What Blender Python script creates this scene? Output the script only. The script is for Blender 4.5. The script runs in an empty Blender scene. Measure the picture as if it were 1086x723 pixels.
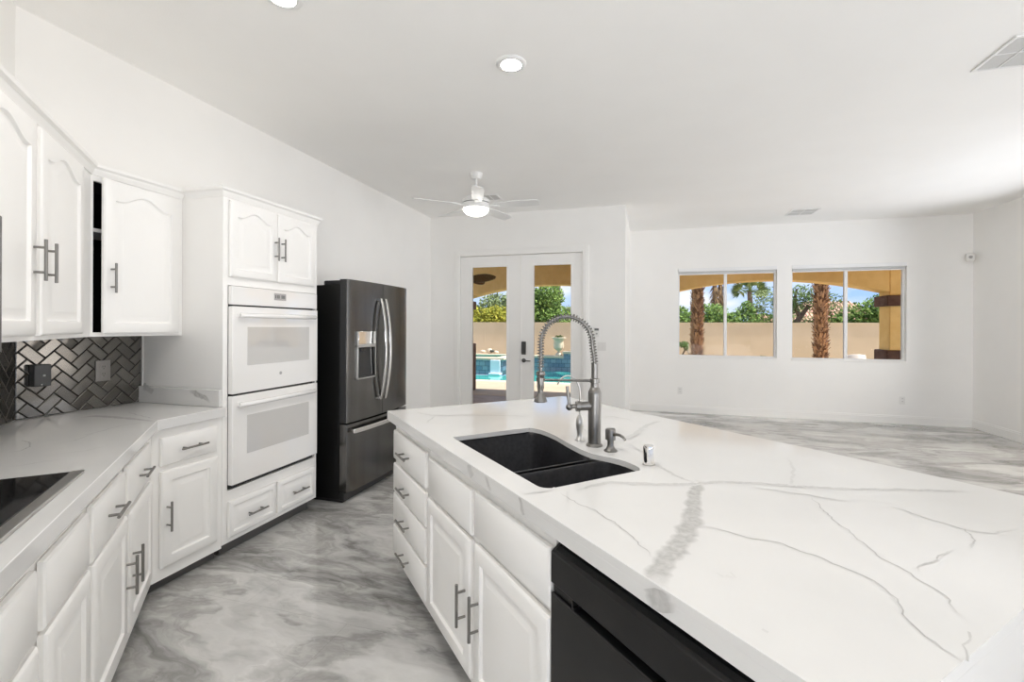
import bpy, bmesh, math, random
from mathutils import Vector, Matrix
from mathutils.geometry import tessellate_polygon
random.seed(7)
PI = math.pi
C = bpy.context.scene.collection
SC = bpy.context.scene
S = math.sqrt(.5)

# ------------------------------------------------------------------ camera
CAMH, FPX, YAW, ROLL = 1.41, 490.367, 0.2797056, 0.0041889
cam_d = bpy.data.cameras.new('camera'); cam = bpy.data.objects.new('camera', cam_d); C.objects.link(cam)
cam_d.sensor_fit = 'HORIZONTAL'; cam_d.sensor_width = 36.0
cam_d.lens = 36.0 * FPX / 1086.0
cam_d.shift_y = -(361.5 - 346.662) / 1086.0
cam_d.clip_start = .02; cam_d.clip_end = 300
cam.matrix_world = (Matrix.Translation((0, 0, CAMH)) @ Matrix.Rotation(YAW, 4, 'Z') @
                    Matrix.Rotation(PI / 2, 4, 'X') @ Matrix.Rotation(ROLL, 4, 'Z'))
SC.camera = cam

# ------------------------------------------------------------------ light
SC.view_settings.view_transform = 'Standard'
SC.view_settings.look = 'None'
SC.view_settings.gamma = 1.0
SC.view_settings.use_curve_mapping = False
SC.view_settings.exposure = 0.18
SC.cycles.use_denoising = True
SC.cycles.max_bounces = 24
SC.cycles.diffuse_bounces = 16
SC.cycles.glossy_bounces = 5
SC.cycles.transparent_max_bounces = 16
SC.cycles.sample_clamp_indirect = 6.0
SC.cycles.caustics_reflective = False
SC.cycles.caustics_refractive = False

SUN, SKY = 7.6, 1.2
PW = dict(near_h=6, near_u=132, far_h=34, far_u=80, rear_h=6, rear_u=250, kit=240, kit2=25, isl=330, cor=50, liv=310, fan=10)  # light powers

world = bpy.data.worlds.new('sky'); SC.world = world; world.use_nodes = True
wt = world.node_tree; wn, wl = wt.nodes, wt.links; wn.clear()
w_out = wn.new('ShaderNodeOutputWorld'); w_bg = wn.new('ShaderNodeBackground')
w_tc = wn.new('ShaderNodeTexCoord'); w_sep = wn.new('ShaderNodeSeparateXYZ')
w_rmp = wn.new('ShaderNodeValToRGB')
w_rmp.color_ramp.elements[0].position = 0.0; w_rmp.color_ramp.elements[0].color = (.36, .54, .86, 1)
w_rmp.color_ramp.elements[1].position = 0.55; w_rmp.color_ramp.elements[1].color = (.16, .32, .70, 1)
w_map = wn.new('ShaderNodeMapping'); w_map.inputs['Scale'].default_value = (3.0, 3.0, 9.0)
w_no = wn.new('ShaderNodeTexNoise'); w_no.inputs['Scale'].default_value = 1.6; w_no.inputs['Detail'].default_value = 7
w_cr = wn.new('ShaderNodeValToRGB'); w_cr.color_ramp.elements[0].position = .44; w_cr.color_ramp.elements[1].position = .62
w_mix = wn.new('ShaderNodeMix'); w_mix.data_type = 'RGBA'
w_mix.inputs[7].default_value = (.74, .77, .82, 1)
wl.new(w_tc.outputs['Generated'], w_sep.inputs[0]); wl.new(w_sep.outputs['Z'], w_rmp.inputs[0])
wl.new(w_tc.outputs['Generated'], w_map.inputs[0]); wl.new(w_map.outputs[0], w_no.inputs['Vector'])
wl.new(w_no.outputs[0], w_cr.inputs[0]); wl.new(w_cr.outputs[0], w_mix.inputs[0])
wl.new(w_rmp.outputs[0], w_mix.inputs[6]); wl.new(w_mix.outputs[2], w_bg.inputs[0])
w_bg.inputs[1].default_value = SKY; wl.new(w_bg.outputs[0], w_out.inputs[0])

def aim(o, d):
    o.rotation_euler = Vector(d).to_track_quat('-Z', 'Y').to_euler()

sun_d = bpy.data.lights.new('sun', 'SUN'); sun_d.energy = SUN; sun_d.angle = .01; sun_d.color = (1, .95, .87)
sun = bpy.data.objects.new('sun', sun_d); C.objects.link(sun); sun.location = (12, -2, 20)
aim(sun, (-.56, .035, -.83))

def fill_lamp(name, loc, d, sx, sy, power, col=(1, .993, .98)):
    l = bpy.data.lights.new(name, 'AREA'); l.shape = 'RECTANGLE'; l.size = sx; l.size_y = sy; l.energy = power; l.color = col
    o = bpy.data.objects.new(name, l); C.objects.link(o); o.location = loc; aim(o, d); return o
# added fill lamps outside the unseen openings of the right and rear walls
# per opening: one lamp aimed level, one tilted up to brighten the ceiling
fill_lamp('fill_right_near', (4.95, -.6, 1.45), (-1, 0, 0), 3.6, 2.3, PW['near_h'])
fill_lamp('upfill_right_near', (5.5, -.6, .2), (-1, 0, 1.5), 3.8, 1.8, PW['near_u'])
fill_lamp('fill_right_far', (4.95, 5.5, 1.45), (-1, 0, 0), 3.0, 2.3, PW['far_h'])
fill_lamp('upfill_right_far', (6.6, 5.3, .15), (-1, -.1, .75), 3.4, 2.6, PW['far_u'])
fill_lamp('fill_rear', (2.2, -3.5, 1.45), (0, 1, 0), 3.8, 2.3, PW['rear_h'])
fill_lamp('upfill_rear', (2.2, -4.0, .2), (0, 1, 1.5), 4.0, 1.8, PW['rear_u'])

# ------------------------------------------------------------------ materials
def mat(name, col, rough=.5, metal=0., spec=.5, coat=0.):
    m = bpy.data.materials.new(name); m.use_nodes = True
    b = m.node_tree.nodes['Principled BSDF']
    b.inputs['Base Color'].default_value = (*col, 1); b.inputs['Roughness'].default_value = rough
    b.inputs['Metallic'].default_value = metal; b.inputs['Specular IOR Level'].default_value = spec
    b.inputs['Coat IOR'].default_value = 1.75; b.inputs['Coat Weight'].default_value = coat; b.inputs['Coat Roughness'].default_value = .05
    return m
def nt(m): return m.node_tree.nodes, m.node_tree.links, m.node_tree.nodes['Principled BSDF']
def noisy(m, c1, c2, scale, detail=4, lo=.35, hi=.65, bump=0., bscale=None, dist=0., stretch=None):
    n, l, b = nt(m)
    tc = n.new('ShaderNodeTexCoord'); no = n.new('ShaderNodeTexNoise'); cr = n.new('ShaderNodeValToRGB')
    no.inputs['Scale'].default_value = scale; no.inputs['Detail'].default_value = detail; no.inputs['Distortion'].default_value = dist
    src = tc.outputs['Object']
    if stretch:
        mp = n.new('ShaderNodeMapping'); mp.inputs['Scale'].default_value = stretch; l.new(src, mp.inputs[0]); src = mp.outputs[0]
    l.new(src, no.inputs['Vector']); l.new(no.outputs[0], cr.inputs[0])
    cr.color_ramp.elements[0].position = lo; cr.color_ramp.elements[0].color = (*c1, 1)
    cr.color_ramp.elements[1].position = hi; cr.color_ramp.elements[1].color = (*c2, 1)
    l.new(cr.outputs[0], b.inputs['Base Color'])
    if bump:
        n2 = n.new('ShaderNodeTexNoise'); n2.inputs['Scale'].default_value = bscale or scale; n2.inputs['Detail'].default_value = 3
        bp = n.new('ShaderNodeBump'); bp.inputs['Strength'].default_value = bump; bp.inputs['Distance'].default_value = .01
        l.new(src, n2.inputs['Vector']); l.new(n2.outputs[0], bp.inputs['Height']); l.new(bp.outputs[0], b.inputs['Normal'])
    return m

M = {}
M['wall'] = noisy(mat('wall_paint', (.8, .8, .8), .7, spec=.25), (.895, .885, .865), (.91, .90, .88), 3, bump=.05, bscale=180)
M['ceil'] = noisy(mat('ceiling_paint', (.8, .8, .8), .85, spec=.15), (.92, .912, .895), (.935, .927, .91), 2, bump=.08, bscale=140)
M['trim'] = mat('trim_paint', (.89, .88, .86), .35)
M['cab'] = mat('cabinet_paint', (.885, .875, .855), .32)
M['toe'] = mat('shaded_toe_kick', (.085, .083, .08), .5)  # shade of the recess under the cabinets is put into this colour
M['vinyl'] = mat('white_vinyl', (.85, .85, .85), .35)
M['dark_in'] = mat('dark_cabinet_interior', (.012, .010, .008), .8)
M['nickel'] = mat('brushed_nickel', (.27, .26, .245), .36, 1.)
M['faucet'] = mat('brushed_steel_faucet', (.23, .222, .21), .34, 1.)
M['chrome'] = mat('chrome', (.82, .81, .80), .06, 1.)
M['enamel'] = mat('white_oven_enamel', (.88, .87, .855), .06, coat=1.)
M['oven_glass'] = mat('pale_oven_glass', (.60, .59, .575), .04, coat=1.)
M['gap'] = mat('black_gap', (.01, .01, .01), .6)
M['display'] = mat('display_grey', (.42, .41, .40), .2)
M['display_dark'] = mat('display_dark', (.16, .16, .16), .2)
M['black_case'] = mat('black_fridge_case', (.004, .0039, .0038), .45, spec=.3)
M['rubber'] = mat('black_plastic', (.014, .014, .015), .35)
M['blackglass'] = mat('black_ceramic_glass', (.008, .008, .009), .05)
M['sink'] = noisy(mat('black_composite', (.012, .012, .014), .5, spec=.3), (.010, .010, .012), (.018, .018, .021), 60)
M['steel'] = mat('satin_steel', (.62, .61, .59), .28, 1.)
M['bright_handle'] = mat('satin_bright_handle', (.72, .70, .67), .25, 1.)
M['dw'] = noisy(mat('black_stainless_front', (.04, .04, .042), .36, .55), (.017, .0165, .0168), (.024, .0233, .0236), 6)
M['outlet_dark'] = mat('dark_cover', (.035, .035, .034), .3, .4)
M['outlet_grey'] = mat('pewter_cover', (.30, .285, .27), .35, .6)
M['white_plastic'] = mat('white_plastic', (.80, .79, .77), .4)
M['slot'] = mat('dark_slot', (.05, .05, .05), .6)
M['vent_back'] = mat('vent_shadow_grey', (.20, .20, .195), .8)
M['vent_slat'] = mat('vent_slat_grey', (.62, .615, .60), .5)
M['lock'] = mat('dark_bronze_hardware', (.11, .107, .102), .35, .6)
M['fanwhite'] = mat('fan_white', (.83, .83, .82), .4)
M['cover_box'] = mat('charcoal_box', (.05, .05, .05), .4)

def brushed(name, c1, c2, rough, stretch):
    m = mat(name, c1, rough, 1.)
    noisy(m, c1, c2, 12, stretch=stretch, lo=.3, hi=.7)
    return m
M['fridge'] = brushed('black_stainless', (.13, .126, .12), (.17, .165, .157), .21, (1, 1, .04))

def emit(name, col, st):
    m = mat(name, col, .4); n, l, b = nt(m)
    b.inputs['Emission Color'].default_value = (*col, 1); b.inputs['Emission Strength'].default_value = st
    return m
for _k in ('kit', 'kit2', 'isl', 'cor', 'liv'): M['lamp_' + _k] = emit('lamp_lens', (1, .97, .93), PW[_k])
M['bowl'] = emit('lamp_bowl', (1, .97, .92), PW['fan'])

def glass(name, tint=(1, 1, 1), gl=.06):
    m = bpy.data.materials.new(name); m.use_nodes = True; n, l = m.node_tree.nodes, m.node_tree.links; n.clear()
    o = n.new('ShaderNodeOutputMaterial'); t = n.new('ShaderNodeBsdfTransparent'); g = n.new('ShaderNodeBsdfGlossy'); mx = n.new('ShaderNodeMixShader')
    t.inputs[0].default_value = (*tint, 1); g.inputs[1].default_value = .02; mx.inputs[0].default_value = gl
    fr = n.new('ShaderNodeFresnel'); fr.inputs[0].default_value = 1.12
    l.new(fr.outputs[0], mx.inputs[0]); l.new(t.outputs[0], mx.inputs[1]); l.new(g.outputs[0], mx.inputs[2]); l.new(mx.outputs[0], o.inputs[0])
    return m
M['glass'] = glass('window_glass')

def quartz(name):
    m = mat(name, (.8, .8, .8), .10, spec=.5); n, l, b = nt(m)
    at = n.new('ShaderNodeAttribute'); at.attribute_name = 'vein'
    tc = n.new('ShaderNodeTexCoord')
    cl = n.new('ShaderNodeTexNoise'); cl.inputs['Scale'].default_value = 1.7; cl.inputs['Detail'].default_value = 4
    cr = n.new('ShaderNodeValToRGB')
    cr.color_ramp.elements[0].position = .35; cr.color_ramp.elements[0].color = (.70, .695, .682, 1)
    cr.color_ramp.elements[1].position = .62; cr.color_ramp.elements[1].color = (.745, .738, .724, 1)
    sp = n.new('ShaderNodeTexNoise'); sp.inputs['Scale'].default_value = 55; sp.inputs['Detail'].default_value = 4; sp.inputs['Distortion'].default_value = .6
    sr = n.new('ShaderNodeMapRange'); sr.inputs[1].default_value = .30; sr.inputs[2].default_value = .62; sr.inputs[3].default_value = .55; sr.inputs[4].default_value = 1.
    mu = n.new('ShaderNodeMath'); mu.operation = 'MULTIPLY'; mu.use_clamp = True
    mx = n.new('ShaderNodeMix'); mx.data_type = 'RGBA'; mx.inputs[7].default_value = (.30, .292, .28, 1)
    l.new(tc.outputs['Object'], cl.inputs['Vector']); l.new(cl.outputs[0], cr.inputs[0])
    l.new(tc.outputs['Object'], sp.inputs['Vector']); l.new(sp.outputs[0], sr.inputs[0])
    l.new(at.outputs['Fac'], mu.inputs[0]); l.new(sr.outputs[0], mu.inputs[1])
    l.new(mu.outputs[0], mx.inputs[0]); l.new(cr.outputs[0], mx.inputs[6]); l.new(mx.outputs[2], b.inputs['Base Color'])
    return m
M['quartz'] = quartz('white_quartz')

def floor_mat():
    m = mat('polished_grey_onyx_tile', (.5, .5, .5), .11, spec=.8); n, l, b = nt(m)
    tc = n.new('ShaderNodeTexCoord')
    mp = n.new('ShaderNodeMapping'); mp.inputs['Rotation'].default_value = (0, 0, math.radians(-22)); mp.inputs['Scale'].default_value = (.62, 1.5, 1)
    wp = n.new('ShaderNodeTexNoise'); wp.inputs['Scale'].default_value = 1.3; wp.inputs['Detail'].default_value = 5
    ws = n.new('ShaderNodeVectorMath'); ws.operation = 'SUBTRACT'; ws.inputs[1].default_value = (.5, .5, .5)
    wm = n.new('ShaderNodeVectorMath'); wm.operation = 'SCALE'; wm.inputs['Scale'].default_value = 1.5
    wa = n.new('ShaderNodeVectorMath'); wa.operation = 'ADD'
    no = n.new('ShaderNodeTexNoise'); no.inputs['Scale'].default_value = 1.15; no.inputs['Detail'].default_value = 9; no.inputs['Roughness'].default_value = .62; no.inputs['Distortion'].default_value = .5
    cr = n.new('ShaderNodeValToRGB'); e = cr.color_ramp.elements
    e[0].position = .30; e[0].color = (.15, .147, .141, 1)
    e[1].position = .70; e[1].color = (.80, .795, .78, 1)
    for p, v in ((.40, .31), (.46, .46), (.52, .56), (.60, .67)):
        x = e.new(p); x.color = (v, v * .987, v * .96, 1)
    # thin pale cracks
    n2 = n.new('ShaderNodeTexNoise'); n2.inputs['Scale'].default_value = .9; n2.inputs['Detail'].default_value = 6; n2.inputs['Distortion'].default_value = .9
    r2 = n.new('ShaderNodeValToRGB'); q = r2.color_ramp.elements
    q[0].position = .490; q[0].color = (0, 0, 0, 1); q[1].position = .510; q[1].color = (0, 0, 0, 1)
    x = q.new(.5); x.color = (1, 1, 1, 1)
    mx = n.new('ShaderNodeMix'); mx.data_type = 'RGBA'; mx.inputs[7].default_value = (.66, .655, .64, 1)
    m2 = n.new('ShaderNodeMath'); m2.operation = 'MULTIPLY'; m2.inputs[1].default_value = .22
    # smoky dark wisps with one sharp edge
    n3 = n.new('ShaderNodeTexNoise'); n3.inputs['Scale'].default_value = 1.9; n3.inputs['Detail'].default_value = 8; n3.inputs['Roughness'].default_value = .6; n3.inputs['Distortion'].default_value = 1.1
    r3 = n.new('ShaderNodeValToRGB'); q3 = r3.color_ramp.elements
    q3[0].position = .47; q3[0].color = (1, 1, 1, 1); q3[1].position = .74; q3[1].color = (.92, .92, .92, 1)
    x = q3.new(.575); x.color = (.60, .595, .585, 1); x = q3.new(.62); x.color = (.80, .795, .79, 1)
    mw = n.new('ShaderNodeMix'); mw.data_type = 'RGBA'; mw.blend_type = 'MULTIPLY'; mw.inputs[0].default_value = .9
    # large format tile joints
    br = n.new('ShaderNodeTexBrick'); br.offset = .5; br.inputs['Scale'].default_value = 1.; br.inputs['Mortar Size'].default_value = .0012
    br.inputs['Brick Width'].default_value = 1.2; br.inputs['Row Height'].default_value = .6
    br.inputs[1].default_value = (1, 1, 1, 1); br.inputs[2].default_value = (1, 1, 1, 1); br.inputs[3].default_value = (.78, .78, .77, 1)
    rot = n.new('ShaderNodeMapping'); rot.inputs['Location'].default_value = (.15, .51, 0)
    mj = n.new('ShaderNodeMix'); mj.data_type = 'RGBA'; mj.blend_type = 'MULTIPLY'; mj.inputs[0].default_value = 1
    o = tc.outputs['Object']
    l.new(o, mp.inputs[0]); l.new(mp.outputs[0], wp.inputs['Vector']); l.new(wp.outputs[1], ws.inputs[0]); l.new(ws.outputs[0], wm.inputs[0])
    l.new(wm.outputs[0], wa.inputs[1]); l.new(mp.outputs[0], wa.inputs[0]); l.new(wa.outputs[0], no.inputs['Vector']); l.new(no.outputs[0], cr.inputs[0])
    l.new(wa.outputs[0], n2.inputs['Vector']); l.new(n2.outputs[0], r2.inputs[0]); l.new(r2.outputs[0], m2.inputs[0]); l.new(m2.outputs[0], mx.inputs[0])
    l.new(wa.outputs[0], n3.inputs['Vector']); l.new(n3.outputs[0], r3.inputs[0]); l.new(cr.outputs[0], mw.inputs[6]); l.new(r3.outputs[0], mw.inputs[7])
    l.new(mw.outputs[2], mx.inputs[6]); l.new(mx.outputs[2], mj.inputs[6])
    l.new(o, rot.inputs[0]); l.new(rot.outputs[0], br.inputs['Vector']); l.new(br.outputs[0], mj.inputs[7]); l.new(mj.outputs[2], b.inputs['Base Color'])
    return m
M['floor'] = floor_mat()

def tile_mat():
    m = mat('bronze_glass_tile', (.2, .19, .17), .16, .75); n, l, b = nt(m)
    g = n.new('ShaderNodeNewGeometry'); cr = n.new('ShaderNodeValToRGB')
    cr.color_ramp.elements[0].color = (.115, .106, .095, 1); cr.color_ramp.elements[1].color = (.215, .203, .185, 1)
    l.new(g.outputs['Random Per Island'], cr.inputs[0]); l.new(cr.outputs[0], b.inputs['Base Color'])
    return m
M['tile'] = tile_mat()
M['grout'] = mat('dark_grout', (.022, .020, .018), .8)
# outdoors
M['stucco'] = noisy(mat('golden_stucco', (.6, .4, .2), .9, spec=.1), (.77, .52, .20), (.83, .58, .24), 6, bump=.3, bscale=60)
M['yardwall'] = noisy(mat('tan_block', (.6, .5, .35), .9, spec=.1), (.57, .465, .315), (.63, .52, .365), 1.2, bump=.2, bscale=40)
M['brownband'] = noisy(mat('brown_stucco', (.1, .06, .05), .8, spec=.2), (.085, .045, .034), (.13, .075, .055), 8)
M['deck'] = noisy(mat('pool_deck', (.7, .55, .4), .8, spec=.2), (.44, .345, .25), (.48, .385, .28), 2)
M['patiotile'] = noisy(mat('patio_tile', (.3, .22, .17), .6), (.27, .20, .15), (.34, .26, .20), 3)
M['gravel'] = noisy(mat('yard_gravel', (.5, .4, .3), .9), (.56, .45, .33), (.68, .56, .42), 20)
M['coping'] = noisy(mat('cream_coping', (.7, .6, .48), .7), (.58, .46, .33), (.66, .54, .40), 5)
M['water'] = noisy(mat('pool_water', (.03, .3, .3), .04, spec=.5), (.03, .33, .28), (.07, .43, .36), 1.5, bump=.25, bscale=5)
M['spillwater'] = mat('white_spill_water', (.62, .72, .80), .2)
M['urn'] = noisy(mat('cast_stone', (.75, .68, .55), .7), (.60, .50, .36), (.66, .56, .42), 10)
def pool_tile():
    m = mat('blue_pool_tile', (.1, .2, .35), .25); n, l, b = nt(m)
    tc = n.new('ShaderNodeTexCoord'); mp = n.new('ShaderNodeMapping'); mp.inputs['Rotation'].default_value = (PI / 2, 0, 0)
    br = n.new('ShaderNodeTexBrick'); br.inputs['Scale'].default_value = 1.; br.inputs['Brick Width'].default_value = .2; br.inputs['Row Height'].default_value = .14
    br.inputs['Mortar Size'].default_value = .006
    br.inputs[1].default_value = (.15, .23, .31, 1); br.inputs[2].default_value = (.27, .36, .43, 1); br.inputs[3].default_value = (.06, .09, .12, 1)
    l.new(tc.outputs['Object'], mp.inputs[0]); l.new(mp.outputs[0], br.inputs['Vector']); l.new(br.outputs[0], b.inputs['Base Color'])
    return m
M['pooltile'] = pool_tile()
def isl(name, c1, c2, rough=.8):
    m = mat(name, c1, rough, spec=.2); n, l, b = nt(m)
    g = n.new('ShaderNodeNewGeometry'); cr = n.new('ShaderNodeValToRGB')
    cr.color_ramp.elements[0].color = (*c1, 1); cr.color_ramp.elements[1].color = (*c2, 1)
    l.new(g.outputs['Random Per Island'], cr.inputs[0]); l.new(cr.outputs[0], b.inputs['Base Color'])
    return m
M['boots'] = isl('palm_boots', (.10, .046, .022), (.50, .29, .15))
M['palmcore'] = mat('palm_core', (.16, .075, .035), .9)
M['leaf_green'] = isl('leaf_green', (.06, .13, .022), (.24, .36, .09))
M['leaf_dark'] = isl('leaf_dark_green', (.045, .09, .025), (.16, .23, .075))
M['leaf_yellow'] = isl('leaf_yellow_green', (.16, .19, .02), (.42, .39, .06))
M['leaf_olive'] = isl('leaf_olive', (.12, .17, .06), (.30, .36, .17))
M['frond'] = isl('palm_frond', (.07, .12, .04), (.22, .28, .10))
M['frond_dead'] = isl('dry_frond', (.14, .09, .045), (.30, .20, .10))
M['bark'] = noisy(mat('bark', (.1, .07, .05), .9), (.07, .05, .035), (.16, .12, .085), 9)
M['rooftile'] = noisy(mat('clay_roof_tile', (.6, .35, .25), .85), (.50, .27, .18), (.72, .48, .36), 9, lo=.4, hi=.6)
M['pole'] = mat('pole_wood', (.075, .062, .055), .9)
M['pole_pale'] = mat('pole_pale', (.62, .60, .57), .6)
M['fanwood'] = mat('fan_dark_wood', (.085, .052, .025), .6)
M['metal_dark'] = mat('dark_metal', (.05, .055, .045), .6, .3)

# ------------------------------------------------------------------ mesh helpers
class MB:
    def __init__(s): s.v, s.f, s.m, s.vein = [], [], [], {}
    def add(s, vs, fs, mi=0):
        o = len(s.v); s.v += [tuple(p) for p in vs]
        for f in fs: s.f.append([o + i for i in f]); s.m.append(mi)
        return o
    def box(s, x0, x1, y0, y1, z0, z1, mi=0):
        s.add([(x0, y0, z0), (x1, y0, z0), (x1, y1, z0), (x0, y1, z0), (x0, y0, z1), (x1, y0, z1), (x1, y1, z1), (x0, y1, z1)],
              [(0, 3, 2, 1), (4, 5, 6, 7), (0, 1, 5, 4), (1, 2, 6, 5), (2, 3, 7, 6), (3, 0, 4, 7)], mi); return s
    def prism(s, poly, z0, z1, mi=0, holes=()):
        loops = [list(poly)] + [list(h) for h in holes]
        tris = tessellate_polygon([[Vector((p[0], p[1], 0)) for p in lp] for lp in loops])
        flat = [p for lp in loops for p in lp]; n = len(flat)
        vs = [(p[0], p[1], z0) for p in flat] + [(p[0], p[1], z1) for p in flat]
        fs = [tuple(t) for t in tris] + [tuple(i + n for i in t) for t in tris]
        o = 0
        for lp in loops:
            k = len(lp)
            fs += [(o + i, o + (i + 1) % k, n + o + (i + 1) % k, n + o + i) for i in range(k)]
            o += k
        s.add(vs, fs, mi); return s
    def loops(s, lps, mi=0, cap0=True, cap1=True, closed=True):
        k = len(lps[0]); vs = [p for lp in lps for p in lp]; fs = []
        for a in range(len(lps) - 1):
            for i in range(k if closed else k - 1):
                j = (i + 1) % k
                fs.append((a * k + i, a * k + j, (a + 1) * k + j, (a + 1) * k + i))
        if cap0: fs.append(tuple(range(k - 1, -1, -1)))
        if cap1: fs.append(tuple((len(lps) - 1) * k + i for i in range(k)))
        s.add(vs, fs, mi); return s
    def lathe(s, prof, c=(0, 0, 0), n=24, mi=0, cap0=True, cap1=True):
        return s.loops([[(c[0] + r * math.cos(2 * PI * i / n), c[1] + r * math.sin(2 * PI * i / n), c[2] + z) for i in range(n)] for r, z in prof], mi, cap0, cap1)
    def tube(s, pts, r, n=10, mi=0, caps=True):
        pts = [Vector(p) for p in pts]; k = len(pts)
        rr = r if isinstance(r, (list, tuple)) else [r] * k
        t0 = (pts[1] - pts[0]).normalized()
        up = Vector((0, 0, 1)) if abs(t0.z) < .9 else Vector((1, 0, 0))
        a = t0.cross(up).normalized(); out = []
        for i in range(k):
            t = (pts[min(i + 1, k - 1)] - pts[max(i - 1, 0)]).normalized()
            a = (a - t * a.dot(t)).normalized(); b = t.cross(a)
            out.append([tuple(pts[i] + (a * math.cos(2 * PI * j / n) + b * math.sin(2 * PI * j / n)) * rr[i]) for j in range(n)])
        return s.loops(out, mi, caps, caps)
    def cyl(s, p0, p1, r, n=16, mi=0): return s.tube([p0, p1], r, n, mi)
    def ball(s, c, r, n=16, m=8, sc=(1, 1, 1), mi=0):
        lp = [[(c[0] + sc[0] * r * math.sin(PI * j / m) * math.cos(2 * PI * i / n), c[1] + sc[1] * r * math.sin(PI * j / m) * math.sin(2 * PI * i / n),
                c[2] + sc[2] * r * math.cos(PI * j / m)) for i in range(n)] for j in range(1, m)]
        return s.loops(lp, mi)
    def build(s, name, mats, parent=None, loc=(0, 0, 0), rotz=0., origin=None, smooth=35, bevel=0., bseg=2, rot=None):
        if origin is not None:
            s.v = [(p[0] - origin[0], p[1] - origin[1], p[2] - origin[2]) for p in s.v]
            loc = Vector(loc) + Matrix.Rotation(rotz, 3, 'Z') @ Vector(origin)
        me = bpy.data.meshes.new(name); me.from_pydata(s.v, [], s.f)
        mats = mats if isinstance(mats, (list, tuple)) else [mats]
        for q in mats: me.materials.append(M[q] if isinstance(q, str) else q)
        me.polygons.foreach_set('material_index', s.m)
        bm = bmesh.new(); bm.from_mesh(me); bmesh.ops.recalc_face_normals(bm, faces=bm.faces); bm.to_mesh(me); bm.free()
        if s.vein:
            at = me.attributes.new('vein', 'FLOAT', 'POINT')
            at.data.foreach_set('value', [s.vein.get(i, 0.) for i in range(len(s.v))])
        if smooth:
            me.polygons.foreach_set('use_smooth', [True] * len(me.polygons)); me.set_sharp_from_angle(angle=math.radians(smooth))
        me.update()
        o = bpy.data.objects.new(name, me); C.objects.link(o); o.location = loc
        o.rotation_euler = rot if rot else (0, 0, rotz)
        if parent: o.parent = parent
        if bevel:
            b = o.modifiers.new('bevel', 'BEVEL'); b.width = bevel; b.segments = bseg; b.limit_method = 'ANGLE'; b.angle_limit = math.radians(40)
        return o

def tag(o, label=None, cat=None, group=None, kind=None):
    if label: o['label'] = label
    if cat: o['category'] = cat
    if group: o['group'] = group
    if kind: o['kind'] = kind
    return o
def thing(name, label, cat, loc=(0, 0, 0), rotz=0., group=None, kind=None):
    o = bpy.data.objects.new(name, None); C.objects.link(o); o.location = loc; o.rotation_euler = (0, 0, rotz); o.empty_display_size = .1
    return tag(o, label, cat, group, kind)
def struct(o, label=None): return tag(o, label, None, None, 'structure')
def W(u, v, z=0.): return ((u + v) * S, (v - u) * S, z)

# photo pixel -> world, for features lying on a known plane of the place
def ray(x, y):
    dx, dy = x - 543., y - 346.662
    r = (dx * math.cos(ROLL) + dy * math.sin(ROLL)) / FPX; d = (-dx * math.sin(ROLL) + dy * math.cos(ROLL)) / FPX
    return (-math.sin(YAW) + r * math.cos(YAW), math.cos(YAW) + r * math.sin(YAW), -d)
def on_z(x, y, z):
    v = ray(x, y); t = (z - CAMH) / v[2]; return (v[0] * t, v[1] * t, z)
def on_y(x, y, Y):
    v = ray(x, y); t = Y / v[1]; return (v[0] * t, Y, CAMH + v[2] * t)
def to_uv(p): return ((p[0] - p[1]) * S, (p[0] + p[1]) * S)

# ------------------------------------------------------------------ setting
CH = 3.05
XL, YD, XC, YB, XR, YR = -3.11, 6.364, -.252, 8.15, 4.497, -3.0
DV = -1.085                                   # diagonal wall plane (v)
yc = DV / S - XL                              # where it meets the left wall
de = W(.9, DV)
room = [(XL, yc), (de[0], de[1]), (de[0], YR), (XR, YR), (XR, YB), (XC, YB), (XC, YD), (XL, YD)]
struct(MB().prism(room, -.05, 0).build('floor', 'floor', smooth=0), 'polished grey marble-look tile floor')
struct(MB().prism([(p[0], p[1]) for p in room], CH, CH + .1).build('ceiling', 'ceil', smooth=0), 'smooth white ceiling')
T = .14
struct(MB().prism([(XL, yc), (XL, YD + T), (XL - T, YD + T), (XL - T, yc - .06)], 0, CH + .1).build('wall_left', 'wall', smooth=0))
dn = (-S * T, -S * T)
struct(MB().prism([(XL, yc), (XL + dn[0], yc + dn[1]), (de[0] + dn[0], de[1] + dn[1]), de[:2]], 0, CH + .1).build('wall_diagonal', 'wall', smooth=0))
struct(MB().box(de[0] - T, de[0], YR, de[1], 0, CH + .1).build('wall_rear_side', 'wall', smooth=0))
def wall_x(mb, x0, x1, y0, y1, ops):          # wall running along X with openings (xa, xb, za, zb)
    cuts = sorted(ops); x = x0
    for a, b, za, zb in cuts:
        mb.box(x, a, y0, y1, 0, CH + .1)
        if za > 0: mb.box(a, b, y0, y1, 0, za)
        mb.box(a, b, y0, y1, zb, CH + .1); x = b
    mb.box(x, x1, y0, y1, 0, CH + .1); return mb
DX0, DX1, DZ = -2.63, -.825, 2.447
struct(wall_x(MB(), XL, XC, YD, YD + T, [(DX0, DX1, 0, DZ)]).build('wall_patio', 'wall', smooth=0))
ret = MB(); k = .025
pts = [(XC - T, YD + T), (XC - T, YB + T), (XC, YB + T), (XC, YD + k)] + [(XC - k + k * math.cos(a), YD + k - k * math.sin(a)) for a in (.4, .8, 1.2, PI / 2)] + [(XC - T, YD)]
struct(MB().prism([(XC - T, YD + T), (XC - T, YB), (XC, YB), (XC, YD + T)], 0, CH + .1).build('wall_return', 'wall', smooth=0))
W1, W2 = (.53, 1.998, .932, 2.39), (2.205, 3.705, .922, 2.39)
struct(wall_x(MB(), XC - T, XR, YB, YB + T, [W1, W2]).build('wall_back', 'wall', smooth=0))
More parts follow.
